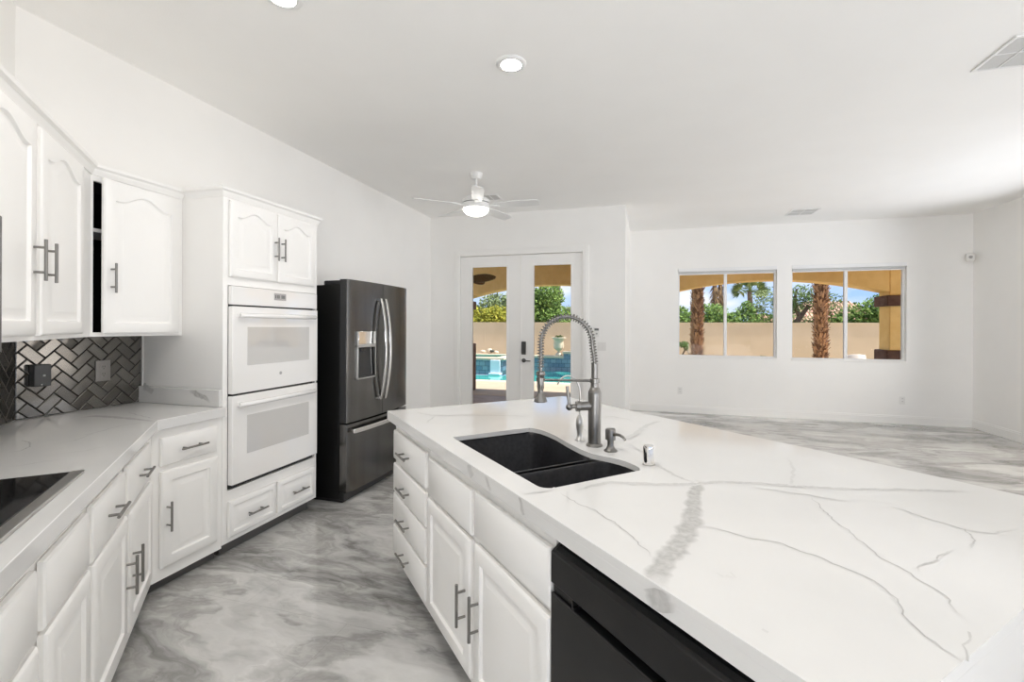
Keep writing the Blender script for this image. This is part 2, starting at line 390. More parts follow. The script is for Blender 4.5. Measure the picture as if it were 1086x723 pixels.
def wall_y(mb, y0, y1, x0, x1, ops):
    y = y0
    for a, b, za, zb in sorted(ops):
        mb.box(x0, x1, y, a, 0, CH + .1)
        if za > 0: mb.box(x0, x1, a, b, 0, za)
        mb.box(x0, x1, a, b, zb, CH + .1); y = b
    mb.box(x0, x1, y, y1, 0, CH + .1); return mb
R1, R2, R3 = (-2.6, 1.3, .2, 2.75), (3.9, 7.1, .2, 2.75), (.2, 4.3, .2, 2.75)  # openings added out of view to let the fill lamps in
struct(wall_y(MB(), YR, YB + T, XR, XR + T, [R1, R2]).build('wall_right', 'wall', smooth=0))
struct(wall_x(MB(), de[0] - T, XR + T, YR - T, YR, [R3]).build('wall_rear', 'wall', smooth=0))

def window(name, along, plane, op, mull=None, d=.06, label=None):
    a, b, za, zb = op; t = .026
    def bx(mb, p0, p1, q0, q1, z0, z1):
        mb.box(p0, p1, q0, q1, z0, z1) if along == 'x' else mb.box(q0, q1, p0, p1, z0, z1)
    root = thing(name, label, None, (0, 0, 0), kind='structure')
    f = MB(); y0, y1 = plane + d, plane + d + .05
    bx(f, a, a + t, y0, y1, za, zb); bx(f, b - t, b, y0, y1, za, zb); bx(f, a + t, b - t, y0, y1, za, za + t); bx(f, a + t, b - t, y0, y1, zb - t, zb)
    f.build('window_frame', 'vinyl', root, bevel=.004)
    c = mull if mull is not None else (a + b) / 2
    m = MB(); bx(m, c - .022, c + .022, y0 - .005, y1, za + t, zb - t); m.build('window_mullion', 'vinyl', root, bevel=.004)
    for p0, p1 in ((a + t, c - .022), (c + .022, b - t)):
        g = MB(); bx(g, p0, p1, y0 + .022, y0 + .028, za + t, zb - t); g.build('window_pane', 'glass', root, smooth=0)
    return root
window('window_1', 'x', YB, W1, 1.262, label='sliding window nearer the patio doors')
window('window_2', 'x', YB, W2, 2.955, label='sliding window nearer the corner')
window('added_window_3', 'y', XR, R1); window('added_window_4', 'y', XR, R2)  # added unseen windows, there only to light the room
window('added_window_5', 'x', YR - T, R3)  # added unseen rear window for the fill lamps
for i, (a, b, za, zb) in enumerate((W1, W2)):
    sl = MB(); sl.box(a, b, YB - .012, YB + .06, za - .018, za + .004); struct(sl.build('windowsill', 'trim', bevel=.003), 'white window ledge')

# baseboards
def base_x(name, x0, x1, y, s):
    m = MB(); m.box(x0, x1, min(y, y + s * .014), max(y, y + s * .014), 0, .105); m.box(x0, x1, min(y, y + s * .009), max(y, y + s * .009), .105, .125)
    struct(m.build(name, 'trim', bevel=.003))
base_x('baseboard_back', XC, XR, YB, -1)
base_x('baseboard_patio', XL, DX0 - .09, YD, -1)
m = MB(); m.box(DX1 + .09, XC, YD - .014, YD, 0, .105); m.box(DX1 + .09, XC, YD - .009, YD, .105, .125); struct(m.build('baseboard_patio_end', 'trim', bevel=.003))
m = MB(); m.box(XR - .014, XR, YR, YB - .014, 0, .105); m.box(XR - .009, XR, YR, YB - .014, .105, .125); struct(m.build('baseboard_right', 'trim', bevel=.003))
m = MB(); m.box(XC, XC + .014, YD, YB - .014, 0, .105); m.box(XC, XC + .009, YD, YB - .014, .105, .125); struct(m.build('baseboard_return', 'trim', bevel=.003))
m = MB(); m.box(XL, XL + .014, 4.15, YD - .014, 0, .105); m.box(XL, XL + .009, 4.15, YD - .014, .105, .125); struct(m.build('baseboard_left', 'trim', bevel=.003))

# patio doors
cs = MB(); cw = .088
cs.box(DX0 - cw, DX0, YD - .018, YD, 0, DZ + cw); cs.box(DX1, DX1 + cw, YD - .018, YD, 0, DZ + cw); cs.box(DX0, DX1, YD - .018, YD, DZ, DZ + cw)
cs.box(DX0 - cw + .02, DX0 - .02, YD - .024, YD - .018, 0, DZ + cw - .02); cs.box(DX1 + .02, DX1 + cw - .02, YD - .024, YD - .018, 0, DZ + cw - .02); cs.box(DX0 - .02, DX1 + .02, YD - .024, YD - .018, DZ + .02, DZ + cw - .02)
struct(cs.build('trim_1', 'trim', bevel=.003), 'white casing around the patio doors')
def leaf(name, x0, x1, g0, g1, label):
    r = thing(name, label, None, (x0, YD + .02, 0), kind='structure')
    w = x1 - x0; a, b = g0 - x0, g1 - x0; z0, z1 = .26, 2.285; H = DZ - .006
    f = MB(); f.box(0, a, 0, .045, .012, H); f.box(b, w, 0, .045, .012, H); f.box(a, b, 0, .045, .012, z0); f.box(a, b, 0, .045, z1, H)
    f.build('door_frame', 'trim', r, bevel=.002)
    q = MB(); e = .022
    q.box(a - e, a + .004, -.008, 0, z0 - e, z1 + e); q.box(b - .004, b + e, -.008, 0, z0 - e, z1 + e); q.box(a, b, -.008, 0, z0 - e, z0 + .004); q.box(a, b, -.008, 0, z1 - .004, z1 + e)
    q.build('glazing_bead', 'trim', r, bevel=.003)
    MB().box(a, b, .018, .026, z0, z1).build('door_pane', 'glass', r, smooth=0)
    return r
leaf('door_1', DX0 + .004, -1.706, -2.445, -1.912, 'glazed patio door without a handle')
d2 = leaf('door_2', -1.702, DX1 - .004, -1.514, -.982, 'glazed patio door with keypad lock and lever')
x = .047
kp = MB(); kp.box(x - .033, x + .033, -.026, 0, 1.02, 1.205); o = kp.build('keypad_lock', 'lock', d2, bevel=.008)
lv = MB(); lv.lathe([(.030, 0), (.030, .010), (.012, .016), (.012, .045)], n=18)
lv.v = [(x + p[0], -p[2], .935 + p[1]) for p in lv.v]; lv.tube([(x, -.04, .935), (x + .03, -.045, .935), (x + .105, -.042, .930)], [.010, .009, .007], 10)
lv.build('lever_handle', 'lock', d2)
at = MB(); at.box(-.006, .010, -.012, 0, .012, DZ - .01); at.build('astragal', 'trim', d2)

# ------------------------------------------------------------------ cabinetry helpers
RL, RD, RI = PI / 2, PI * 3 / 4, -PI / 4      # frames: left wall, diagonal wall, island (local x along the front, y into the cabinet)
def bump(s):
    s = min(1., abs(s)); 
    if s > .86: return 0.
    return .5 * (1 + math.cos(PI * s / .86))
def panel_loop(w, h, d, y, A=0., K=25):
    x0, x1 = d, w - d; pts = [(x0, y, d), (x1, y, d)]
    for i in range(K):
        t = i / (K - 1); xx = x1 + (x0 - x1) * t
        pts.append((xx, y, h - d - A * (1 - bump(2 * t - 1))))
    return pts
def panel_door(w, h, t=.02, stile=.06, A=0.):
    lp = [(0, 0, 0), (0, -t + .007, 0), (.004, -t + .003, 0), (.010, -t, 0), (stile - .006, -t, A), (stile, -t + .010, A), (stile + .009, -t + .011, A),
          (stile + .036, -t + .0015, A), (stile + .040, -t + .001, A)]
    return MB().loops([panel_loop(w, h, d, y, a) for d, y, a in lp])
def slab_front(w, h, t=.02):
    lp = [(0, 0), (0, -t + .009), (.005, -t + .004), (.014, -t + .0015), (.017, -t)]
    return MB().loops([panel_loop(w, h, d, y, 0, 3) for d, y in lp])
def bar_pull(L, vertical=True, dia=.0115, off=.034, post=.6):
    m = MB(); a, b = -L / 2, L / 2; p = L * post / 2
    f = (lambda q: (0, -off, q)) if vertical else (lambda q: (q, -off, 0))
    g = (lambda q, y: (0, y, q)) if vertical else (lambda q, y: (q, y, 0))
    m.tube([f(a), f(a + .001), f(b - .001), f(b)], [dia / 2 - .001, dia / 2, dia / 2, dia / 2 - .001], 12)
    for q in (-p, p): m.tube([g(q, 0), g(q, -off)], dia * .42, 10)
    return m
def front(kind, root, x0, x1, z0, z1, hnd=None, A=0., stile=.06, name=None, y=0., part_label=None):
    w, h = x1 - x0, z1 - z0
    mb = slab_front(w, h) if kind == 'slab' else panel_door(w, h, stile=stile, A=A)
    o = mb.build(name or ('drawer' if kind == 'slab' else 'door'), 'cab', root, (x0, y - .0035, z0), smooth=28)
    if hnd:
        v, hx, hz = hnd
        bar_pull(.157, v).build('bar_handle', 'nickel', o, (hx - x0, -.02, hz - z0))
    return o

# ------------------------------------------------------------------ perimeter base cabinets, counter
XF, VF = -2.453, -.473                        # cabinet faces
yk = VF / S - XF                              # corner of the faces (Y)
uk = (XF - yk) * S
def loc_poly(pts, origin, rz):
    R = Matrix.Rotation(-rz, 2)
    return [tuple(R @ Vector((p[0] - origin[0], p[1] - origin[1]))) for p in pts]

# cabinet beside the oven column (faces +X)
org = (XF, yk, 0)
r = thing('base_cabinet', 'white base cabinet with one drawer and one door beside the oven column', 'cabinet', org, RL, 'white base cabinets along the walls')
P = [(XF, yk + .001), (XF, 2.2), (XL + .004, 2.2), (XL + .004, yc + .01)]
MB().prism(loc_poly(P, org, RL), .066, .862).build('body', 'cab', r)
P = [(XF - .055, yk - .02), (XF - .055, 2.2), (XL + .004, 2.2), (XL + .004, yc + .02)]
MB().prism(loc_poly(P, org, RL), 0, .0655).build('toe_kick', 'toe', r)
front('slab', r, 1.825 - yk, 2.155 - yk, .668, .818, (False, 1.988 - yk, .742))
front('door', r, 1.825 - yk, 2.158 - yk, .131, .640, (True, 1.852 - yk, .402))

# diagonal run: two cabinets
def diag_cab(u0, u1, label, fronts, first=False):
    org = W(u0, VF)
    r = thing('base_cabinet', label, 'cabinet', org, RD, 'white base cabinets along the walls')
    P = [W(u0, VF)[:2], W(u1, VF)[:2], W(u1, DV + .004)[:2], (W(u0, DV + .004)[:2] if not first else (XL + .006, yc))]
    MB().prism(loc_poly(P, org, RD), .066, .862).build('body', 'cab', r)
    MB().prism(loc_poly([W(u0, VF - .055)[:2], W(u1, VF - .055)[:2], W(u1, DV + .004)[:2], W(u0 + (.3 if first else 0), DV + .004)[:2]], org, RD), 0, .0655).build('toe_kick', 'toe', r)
    for f in fronts:
        kind, a, b, z0, z1 = f[:5]; hnd = f[5] if len(f) > 5 else None
        # local x = -(u-u0)
        if hnd: hnd = (hnd[0], u0 - hnd[1], hnd[2])
        front(kind, r, u0 - b, u0 - a, z0, z1, hnd)
    return r
diag_cab(-1.925, uk + .002, 'white base cabinet with two drawers and paired doors in the angled corner',
         [('slab', -2.872, -2.412, .655, .832, (False, -2.640, .745)), ('slab', -2.358, -1.945, .648, .828, (False, -2.150, .742)),
          ('door', -2.900, -2.435, .140, .632, (True, -2.470, .405)), ('door', -2.390, -1.945, .140, .640, (True, -2.362, .405))], True)
diag_cab(-1.145, -1.928, 'white base cabinet below the black cooktop with plain false fronts', 
         [('slab', -1.905, -1.560, .655, .825), ('slab', -1.515, -1.165, .655, .825),
          ('door', -1.912, -1.560, .140, .643, (True, -1.592, .405)), ('door', -1.515, -1.165, .140, .643, (True, -1.482, .405))])

# the countertop of that run
VC = -.443; ZC = .92
LIFT = 0.
def ribbon(mb, pts, widths, z, strength, mi=0, jit=.0025, step=.012, plane=None, lim=None):
    """a vein: a thin inlaid strip whose colour fades out to its edges"""
    P = [Vector(p) for p in pts]; out = []; ws = []
    for i in range(len(P) - 1):
        n = max(1, int((P[i + 1] - P[i]).length / step))
        for k2 in range(n):
            t = k2 / n; out.append(P[i].lerp(P[i + 1], t)); ws.append(widths[i] * (1 - t) + widths[i + 1] * t)
    out.append(P[-1]); ws.append(widths[-1])
    global LIFT
    LIFT += .000035; lift = .0003 + LIFT % .0012; fix = lim or (lambda p: p)
    nrm = plane or Vector((0, 0, 1)); base = len(mb.v); N = len(out); ph = random.random() * 9
    vs = []
    for i, p in enumerate(out):
        t = (out[min(i + 1, N - 1)] - out[max(i - 1, 0)]).normalized(); s = nrm.cross(t).normalized()
        p = p + s * (jit * (math.sin(i * .9 + ph) + random.uniform(-1, 1)))
        w = ws[i] * (1 + random.uniform(-.18, .18)) / 2
        for q in (-1., -.55, 0, .55, 1.): vs.append(fix(p + s * (w * q)) + nrm * lift)
    fs = [(i * 5 + j, i * 5 + j + 1, i * 5 + j + 6, i * 5 + j + 5) for i in range(N - 1) for j in range(4)]
    mb.add(vs, fs, mi)
    for i in range(N):
        e = min(1., i / 4, (N - 1 - i) / 4) if N > 9 else .7
        for j, q in enumerate((0, 1., 1., 1., 0)): mb.vein[base + i * 5 + j] = q * strength * e
def zrib(mb, px, widths, strength, z, inv=None, **k):
    pts = [on_z(x, y, z) for x, y in px]
    if not isinstance(widths, (list, tuple)): widths = [widths] * len(px)
    if inv: pts = [inv(p) for p in pts]
    ribbon(mb, pts, list(widths), z, strength, **k)

m = MB()
e0, e1 = W(-.8, VC), W(-.8, DV + .003)
P = [(XL + .003, 2.199), (-2.42, 2.199), (-2.42, VC / S + 2.42), e0[:2], e1[:2], (XL + .003, yc + .005)]
m.prism(P, .865, ZC)
m.box(XL + .003, -2.452, 2.179, 2.199, ZC + .0005, 1.024)
q = .9203
for px, w, s in [([(80, 463), (100, 459), (125, 452), (150, 448), (166, 446)], .006, .45), ([(84, 443), (100, 441), (118, 442), (150, 445), (163, 447)], [.02, .05, .05, .035, .02], .42),
                 ([(22, 466), (32, 470), (31, 474), (22, 478), (4, 480)], .006, .5), ([(2, 495), (20, 494), (48, 489), (70, 487)], .005, .4),
                 ([(55, 471), (80, 467), (100, 459)], .006, .35), ([(60, 482), (90, 478), (118, 472)], .006, .25), ([(135, 437), (150, 441), (163, 444)], .008, .4)]:
    zrib(m, px, w, s, ZC)
for px, w in [([(152, 410), (158, 412), (162, 416)], .05), ([(200, 412.5), (207, 417), (216, 421), (224, 427)], [.02, .04, .035, .02])]:
    pts = [on_y(x, y, 2.179) for x, y in px]
    ribbon(m, pts, w if isinstance(w, list) else [w] * len(px), 0, .7, plane=Vector((0, -1, 0)))
o = m.build('countertop', 'quartz', origin=(-2.4, 1.3, ZC), bevel=.003)
tag(o, 'white veined quartz counter along the left wall carrying the black cooktop', 'countertop')

# cooktop
u0, u1, v0, v1 = -2.038, -1.13, -1.02, -.497
r = thing('cooktop', 'black glass cooktop with a steel front strip in the wall counter', 'cooktop', W(-1.58, -.76, ZC), -PI / 4)
def cu(u, v): return (u + 1.58, v + .76)
g = MB(); a, b = cu(u0 + .004, v0 + .004), cu(u1 - .004, v1 - .036); g.box(a[0], b[0], a[1], b[1], .0005, .0085); g.build('glass_top', 'blackglass', r, bevel=.0015)
g = MB(); a, b = cu(u0, v1 - .034), cu(u1, v1); g.box(a[0], b[0], a[1], b[1], .0005, .010); g.build('front_strip', 'steel', r, bevel=.003)
g = MB(); a, b = cu(u0 + .004, v1 - .036), cu(u1 - .004, v1 - .0345); g.box(a[0], b[0], a[1], b[1], .0005, .0075); g.build('gasket', 'rubber', r)

# tile backsplash
def clip(poly, xa, xb, ya, yb):
    for ax, lim, sg in ((0, xa, 1), (0, xb, -1), (1, ya, 1), (1, yb, -1)):
        out = []
        for i in range(len(poly)):
            p, q = poly[i], poly[(i + 1) % len(poly)]
            dp, dq = sg * (p[ax] - lim), sg * (q[ax] - lim)
            if dp >= 0: out.append(p)
            if dp * dq < 0:
                t = dp / (dp - dq); out.append((p[0] + (q[0] - p[0]) * t, p[1] + (q[1] - p[1]) * t))
        poly = [p for i, p in enumerate(out) if math.hypot(p[0] - out[i - 1][0], p[1] - out[i - 1][1]) > .002]
        if len(poly) < 3: return []
    return poly
def inset(poly, d):
    n = len(poly); L = []
    A = sum(poly[i][0] * poly[(i + 1) % n][1] - poly[(i + 1) % n][0] * poly[i][1] for i in range(n))
    sg = 1 if A > 0 else -1
    for i in range(n):
        p, q = poly[i], poly[(i + 1) % n]; dx, dy = q[0] - p[0], q[1] - p[1]; l = math.hypot(dx, dy)
        if l < 1e-6: return None
        nx, ny = -dy / l * sg, dx / l * sg; L.append((nx, ny, nx * p[0] + ny * p[1] + d))
    out = []
    for i in range(n):
        a, b = L[i - 1], L[i]; det = a[0] * b[1] - a[1] * b[0]
        if abs(det) < 1e-5: return None
        out.append(((a[2] * b[1] - b[2] * a[1]) / det, (a[0] * b[2] - b[0] * a[2]) / det))
    for p in out:
        for a in L:
            if a[0] * p[0] + a[1] * p[1] < a[2] - 1e-6: return None
    return out
def herring(mb, x0, x1, z0, z1, place, w=.054, off=(0, 0)):
    R = int(3.2 / w)
    for i in range(-R, R):
        for j in range(-R, R):
            t = (i - j) % 4
            if t == 0: c = [(i, j), (i + 2, j), (i + 2, j + 1), (i, j + 1)]
            elif t == 3: c = [(i, j), (i + 1, j), (i + 1, j + 2), (i, j + 2)]
            else: continue
            poly = [((p[0] - p[1]) * S * w + off[0], (p[0] + p[1]) * S * w + off[1]) for p in c]
            poly = clip(poly, x0, x1, z0, z1)
            if len(poly) < 3: continue
            a = inset(poly, .0018); b = inset(poly, .0052) or (a and inset(poly, .0026))
            if not a or not b:
                if abs(sum(poly[k - 1][0] * poly[k][1] - poly[k][0] * poly[k - 1][1] for k in range(len(poly)))) < 1.2e-4: continue
                cx, cy = sum(p[0] for p in poly) / len(poly), sum(p[1] for p in poly) / len(poly)
                a = [(cx + (p[0] - cx) * .92, cy + (p[1] - cy) * .92) for p in poly]; b = [(cx + (p[0] - cx) * .80, cy + (p[1] - cy) * .80) for p in poly]
            mb.loops([[place(p, .003) for p in a], [place(p, .0065) for p in a], [place(p, .0085) for p in b]], 0)
m = MB()
herring(m, yc, 2.197, ZC + .001, 1.348, lambda p, d: (XL + d, p[0], p[1]), off=(.02, .01))
herring(m, -3.30, -.9, ZC + .001, 1.348, lambda p, d: W(p[0], DV + d, p[1]), off=(.013, .03))
m.box(XL + .0005, XL + .004, yc, 2.197, ZC + .001, 1.348, 1)
aa, bb = W(-3.305, DV + .0005), W(-.9, DV + .004)
m.prism([W(-3.303, DV + .0005)[:2], W(-.9, DV + .0005)[:2], W(-.9, DV + .004)[:2], W(-3.303, DV + .004)[:2]], ZC + .001, 1.348, 1)
o = m.build('tile_backsplash', ['tile', 'grout'], origin=(XL, yc, ZC), smooth=20)
tag(o, 'bronze grey herringbone tile backsplash between counter and wall cabinets', 'backsplash')
st = MB(); st.box(XL + .0005, XL + .012, 2.1975, 2.2035, 1.0245, 1.347); struct(st.build('trim_2', 'trim'))

# things on the backsplash
r = thing('outlet', 'pewter duplex outlet plate on the herringbone tile', 'outlet', (XL + .0087, 1.973, 1.140), RL)
MB().box(-.039, .039, -.007, 0, -.061, .061).build('cover_plate', 'outlet_grey', r, bevel=.003)
for z in (-.021, .021):
    f = MB(); f.lathe([(.0165, 0), (.0165, .0025)], n=20); f.v = [(p[0], -.007 - p[2], z + p[1]) for p in f.v]; q = f.build('receptacle', 'outlet_grey', r)
    h = MB(); h.box(-.0068, -.0042, -.0105, -.0094, z - .001, z + .009); h.box(.0042, .0068, -.0105, -.0094, z - .001, z + .009); h.box(-.002, .002, -.0105, -.0094, z - .011, z - .006); h.build('slots', 'slot', q)
r = thing('cable_box', 'charcoal cover box with a white button on the tile near the corner', 'switch', (XL + .0087, 1.668, 1.143), RL)
MB().box(-.038, .036, -.042, 0, -.058, .058).build('housing', 'cover_box', r, bevel=.004)
f = MB(); f.ball((.004, -.042, 0), .006, 12, 6); f.build('button', 'white_plastic', r)
f = MB(); f.ball((-.006, -.042, -.048), .003, 10, 6); f.build('button', 'white_plastic', r)

# ------------------------------------------------------------------ wall cabinets
XU, VU = -2.77, -.754; ZU0, ZU1 = 1.350, 2.195
yu = VU / S - XU; uu = (XU - yu) * S
def crown(mb, path, z0, h=.055):
    """moulding along a path of (x, y, outward normal) mitred by the caller"""
    prof = [(0, 0), (.006, 0), (.008, .008), (.016, .020), (.018, .030), (.030, .040), (.032, h), (0, h)]
    lps = [[(x + nx * o, y + ny * o, z0 + z) for o, z in prof] for x, y, nx, ny in path]
    mb.loops(lps)
# middle cabinet, its door ajar
org = (XU, yu, 0)
r = thing('wall_cabinet', 'white arched wall cabinet with its single door ajar beside the oven column', 'cabinet', (XU, yu, ZU0), RL, 'white wall cabinets')
w = 2.2 - yu
b = MB(); dz = ZU1 - ZU0; wl_ = XL + .004
def lp2(pts): return loc_poly(pts, org, RL)
full = lp2([(XU - .02, yu), (XU - .02, 2.2), (wl_, 2.2), (wl_, yc + .01)])
b.prism(full, 0, .02); b.prism(full, dz - .02, dz)
b.prism(lp2([(XU - .02, 2.182), (XU - .02, 2.2), (wl_, 2.2), (wl_, 2.182)]), .02, dz - .02)
b.prism(lp2([(XU - .02, yu), (XU - .02, yu + .015), (wl_, yc + .025), (wl_, yc + .01)]), .02, dz - .02)
b.box(0, .012, 0, .02, 0, dz); b.box(w - .055, w, 0, .02, 0, dz); b.box(.012, w - .055, 0, .02, 0, .022); b.box(.012, w - .055, 0, .02, dz - .03, dz)
b.build('body', 'cab', r)
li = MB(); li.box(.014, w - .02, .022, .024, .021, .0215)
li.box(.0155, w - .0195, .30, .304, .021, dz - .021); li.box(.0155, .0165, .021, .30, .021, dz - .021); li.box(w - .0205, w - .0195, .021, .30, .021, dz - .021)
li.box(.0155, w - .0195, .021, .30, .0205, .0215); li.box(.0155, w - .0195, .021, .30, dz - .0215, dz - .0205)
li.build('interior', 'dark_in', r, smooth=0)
sh = MB(); sh.box(.018, w - .022, .03, .29, .555, .573); sh.build('shelf', 'cab', r)
dw_ = 2.168 - 1.732
hinge = thing_x = None
dr = panel_door(dw_, 2.183 - 1.366, stile=.062, A=.05)
dr.v = [(p[0] - dw_, p[1], p[2]) for p in dr.v]
o = dr.build('door', 'cab', r, (2.168 - yu, -.002, 1.366 - ZU0), rotz=math.radians(4.2), smooth=28)
bar_pull(.157).build('bar_handle', 'nickel', o, (-dw_ + .034, -.02, 1.660 - 1.366))
cm = MB(); lx = .006
crown(cm, [(0.0, 0, -math.tan(PI / 8) * 0, -1), (w - .001, 0, 0, -1)], dz)
cm.box(0, w, 0, .03, dz, dz + .055); cm.build('crown_moulding', 'cab', r)

# angled wall cabinet with two doors
u_end = -1.90
r = thing('wall_cabinet', 'white arched two-door wall cabinet hung on the angled wall', 'cabinet', W(u_end, VU, ZU0), RD, 'white wall cabinets')
P = [W(u_end, VU)[:2], (XU + .0005, yu - .001), (XL + .006, yc + .004), W(-3.28, DV + .004)[:2], W(u_end, DV + .004)[:2]]
MB().prism(loc_poly(P, W(u_end, VU), RD), 0, dz).build('body', 'cab', r)
LX = u_end - uu
front('door', r, u_end + 2.468, u_end + 2.972, .018, 2.183 - ZU0, (True, u_end + 2.494, 1.656 - ZU0), A=.05, stile=.062)
front('door', r, u_end + 1.925, u_end + 2.422, .018, 2.183 - ZU0, (True, u_end + 2.388, 1.656 - ZU0), A=.05, stile=.062)
# ^ local x = u_end - u
cm = MB(); crown(cm, [(0, 0, 0, -1), (-u_end - (-uu) if False else u_end - uu, 0, 0, -1)], dz); cm.box(0, u_end - uu, 0, .03, dz, dz + .055); cm.build('crown_moulding', 'cab', r)

# cabinet over the microwave and the microwave
r = thing('wall_cabinet', 'short white wall cabinet above the microwave', 'cabinet', W(-1.13, VU, 1.735), RD, 'white wall cabinets')
MB().box(0, .767, 0, .325, 0, ZU1 - 1.735).build('body', 'cab', r)
front('door', r, .012, .378, .012, .448, (True, .35, .09), A=.04); front('door', r, .389, .755, .012, .448, (True, .417, .09), A=.04)
r = thing('microwave', 'dark grey microwave under the short wall cabinet at the frame edge', 'microwave', W(-1.135, -.645, 1.30), RD)
MB().box(0, .757, .02, .43, 0, .425).build('body', 'rubber', r, bevel=.003)
g = MB(); g.box(.16, .757, 0, .02, .03, .425); g.build('door', 'fridge', r, bevel=.003)
g = MB(); g.box(0, .158, 0, .02, .03, .425); g.build('control_panel', 'rubber', r, bevel=.003)
g = MB(); g.box(.23, .70, -.002, 0, .09, .36); g.build('window', 'blackglass', r)

# ------------------------------------------------------------------ oven column
OY0, OY1 = 2.2035, 3.035
r = thing('oven_cabinet', 'tall white cabinet column housing the double oven', 'cabinet', (XF, OY0, 0), RL)
w = OY1 - OY0; b = MB()
b.box(0, .036, 0, .65, .080, ZU1); b.box(w - .020, w, 0, .65, .080, ZU1); b.box(.036, w - .02, 0, .65, .080, .40); b.box(.036, w - .02, 0, .65, 1.66, ZU1); b.box(.036, w - .02, .60, .65, .40, 1.66)
b.build('body', 'cab', r)
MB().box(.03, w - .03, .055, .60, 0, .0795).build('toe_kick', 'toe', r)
front('door', r, 2.240 - OY0, 2.615 - OY0, 1.712, 2.180, (True, 2.589 - OY0, 1.932), A=.045, stile=.055)
front('door', r, 2.622 - OY0, 2.990 - OY0, 1.712, 2.180, (True, 2.648 - OY0, 1.932), A=.045, stile=.055)
for a, c in ((2.238, 2.612), (2.630, 2.997)):
    front('door', r, a - OY0, c - OY0, .112, .333, (False, (a + c) / 2 - OY0 + .004, .215), stile=.038, name='drawer')
cm = MB(); crown(cm, [(-.0, .284, -1, 0), (-.0, 0, -1, -1), (w, 0, 1, -1), (w, .65, 1, 0)], ZU1)
cm.v = [(p[0], p[1], p[2]) for p in cm.v]; cm.box(0, w, 0, .65, ZU1, ZU1 + .055); cm.build('crown_moulding', 'cab', r)

r = thing('double_wall_oven', 'white double wall oven with two glass windows in the tall cabinet', 'oven', (XF, 2.2405, .402), RL)
w = 3.004 - 2.2405; Z = .402
b = MB(); b.box(.005, w - .009, .002, .58, .004, 1.655 - Z - .002); b.build('chassis', 'gap', r)
def oven_door(z0, z1, wz0, wz1, label=None):
    h = z1 - z0
    d = MB(); d.box(0, w, -.036, .0, 0, h); o = d.build('oven_door', 'enamel', r, (0, 0, z0 - Z), bevel=.005)
    g = MB(); g.box(2.35 - 2.2405, 2.909 - 2.2405, -.0375, -.0355, wz0 - z0, wz1 - z0); g.build('window', 'oven_glass', o, bevel=.0008)
    hz = h - .056
    hb = MB(); hb.tube([(.030, -.064, hz), (.035, -.066, hz), (w - .065, -.066, hz), (w - .06, -.064, hz)], [.013, .0155, .0155, .013], 14)
    for q in (.055, w - .085): hb.box(q - .014, q + .014, -.064, -.036, hz - .012, hz + .012)
    hb.build('handle', 'enamel', o, bevel=.002)
    return o
d1 = oven_door(.990, 1.531, 1.161, 1.403)
oven_door(.432, .978, .604, .846)
e = MB(); e.lathe([(.011, 0), (.011, .0018)], n=20); e.v = [(w / 2 + .008 + p[0], -.036 - p[2], 1.087 - .99 + p[1]) for p in e.v]; e.build('emblem', 'display', d1)
c = MB(); c.box(0, w, -.030, .0, 0, 1.655 - 1.541); cp = c.build('control_panel', 'enamel', r, (0, 0, 1.541 - Z), bevel=.004)
g = MB(); g.box(.335, .442, -.0312, -.0298, .045, .092); ds = g.build('display', 'display', cp)
g = MB()
for a in (.345, .362, .374, .400, .412, .424): g.box(a, a + .008, -.0316, -.0311, .058, .080)
g.build('segments', 'display_dark', ds)
g = MB(); g.box(.004, w - .05, -.012, .0, .010, .024); g.build('lower_vent', 'gap', r)

# ------------------------------------------------------------------ refrigerator
FX, FY0, FY1 = -2.262, 3.154, 4.105
r = thing('refrigerator', 'black stainless french door refrigerator with ice dispenser', 'refrigerator', (FX, FY0, 0), RL)
w = FY1 - FY0
b = MB(); b.box(.004, w - .004, .075, .74, .03, 1.742); b.build('case', 'black_case', r, bevel=.004)
b = MB(); b.box(.02, w - .02, .05, .70, .004, .03); b.build('base_foot', 'rubber', r)
b = MB(); b.box(.006, w - .006, .03, .074, .022, .082); b.build('kick_grille', 'rubber', r, bevel=.004)
for x0, x1 in ((.01, .12), (w - .12, w - .01)):
    b = MB(); b.prism([(.0, .06), (.0, .22), (.03, .25), (.08, .25), (.11, .22), (.11, .06)], 0, .035); b.build('hinge_cover', 'rubber', r, (x0, 0, 1.7425), bevel=.006)
def bow(x): 
    t = (x - w / 2) / (w / 2); e = max(0., (abs(t) - .975) / .025)
    return -.026 * (1 - t * t) + .006 * e * e
def fdoor(name, x0, x1, z0, z1, N=16):
    xs = [x0 + (x1 - x0) * i / N for i in range(N + 1)]
    prof = [(x, bow(x)) for x in xs] + [(x1, .066), (x0, .066)]
    return MB().prism(prof, z0, z1).build(name, ['fridge'], r, smooth=30, bevel=.004)
mid = w / 2
DL = fdoor('door', .002, mid - .002, .642, 1.785)
DR = fdoor('door', mid + .002, w - .002, .642, 1.785)
FZ = fdoor('freezer_drawer', .002, w - .002, .088, .628, 28)
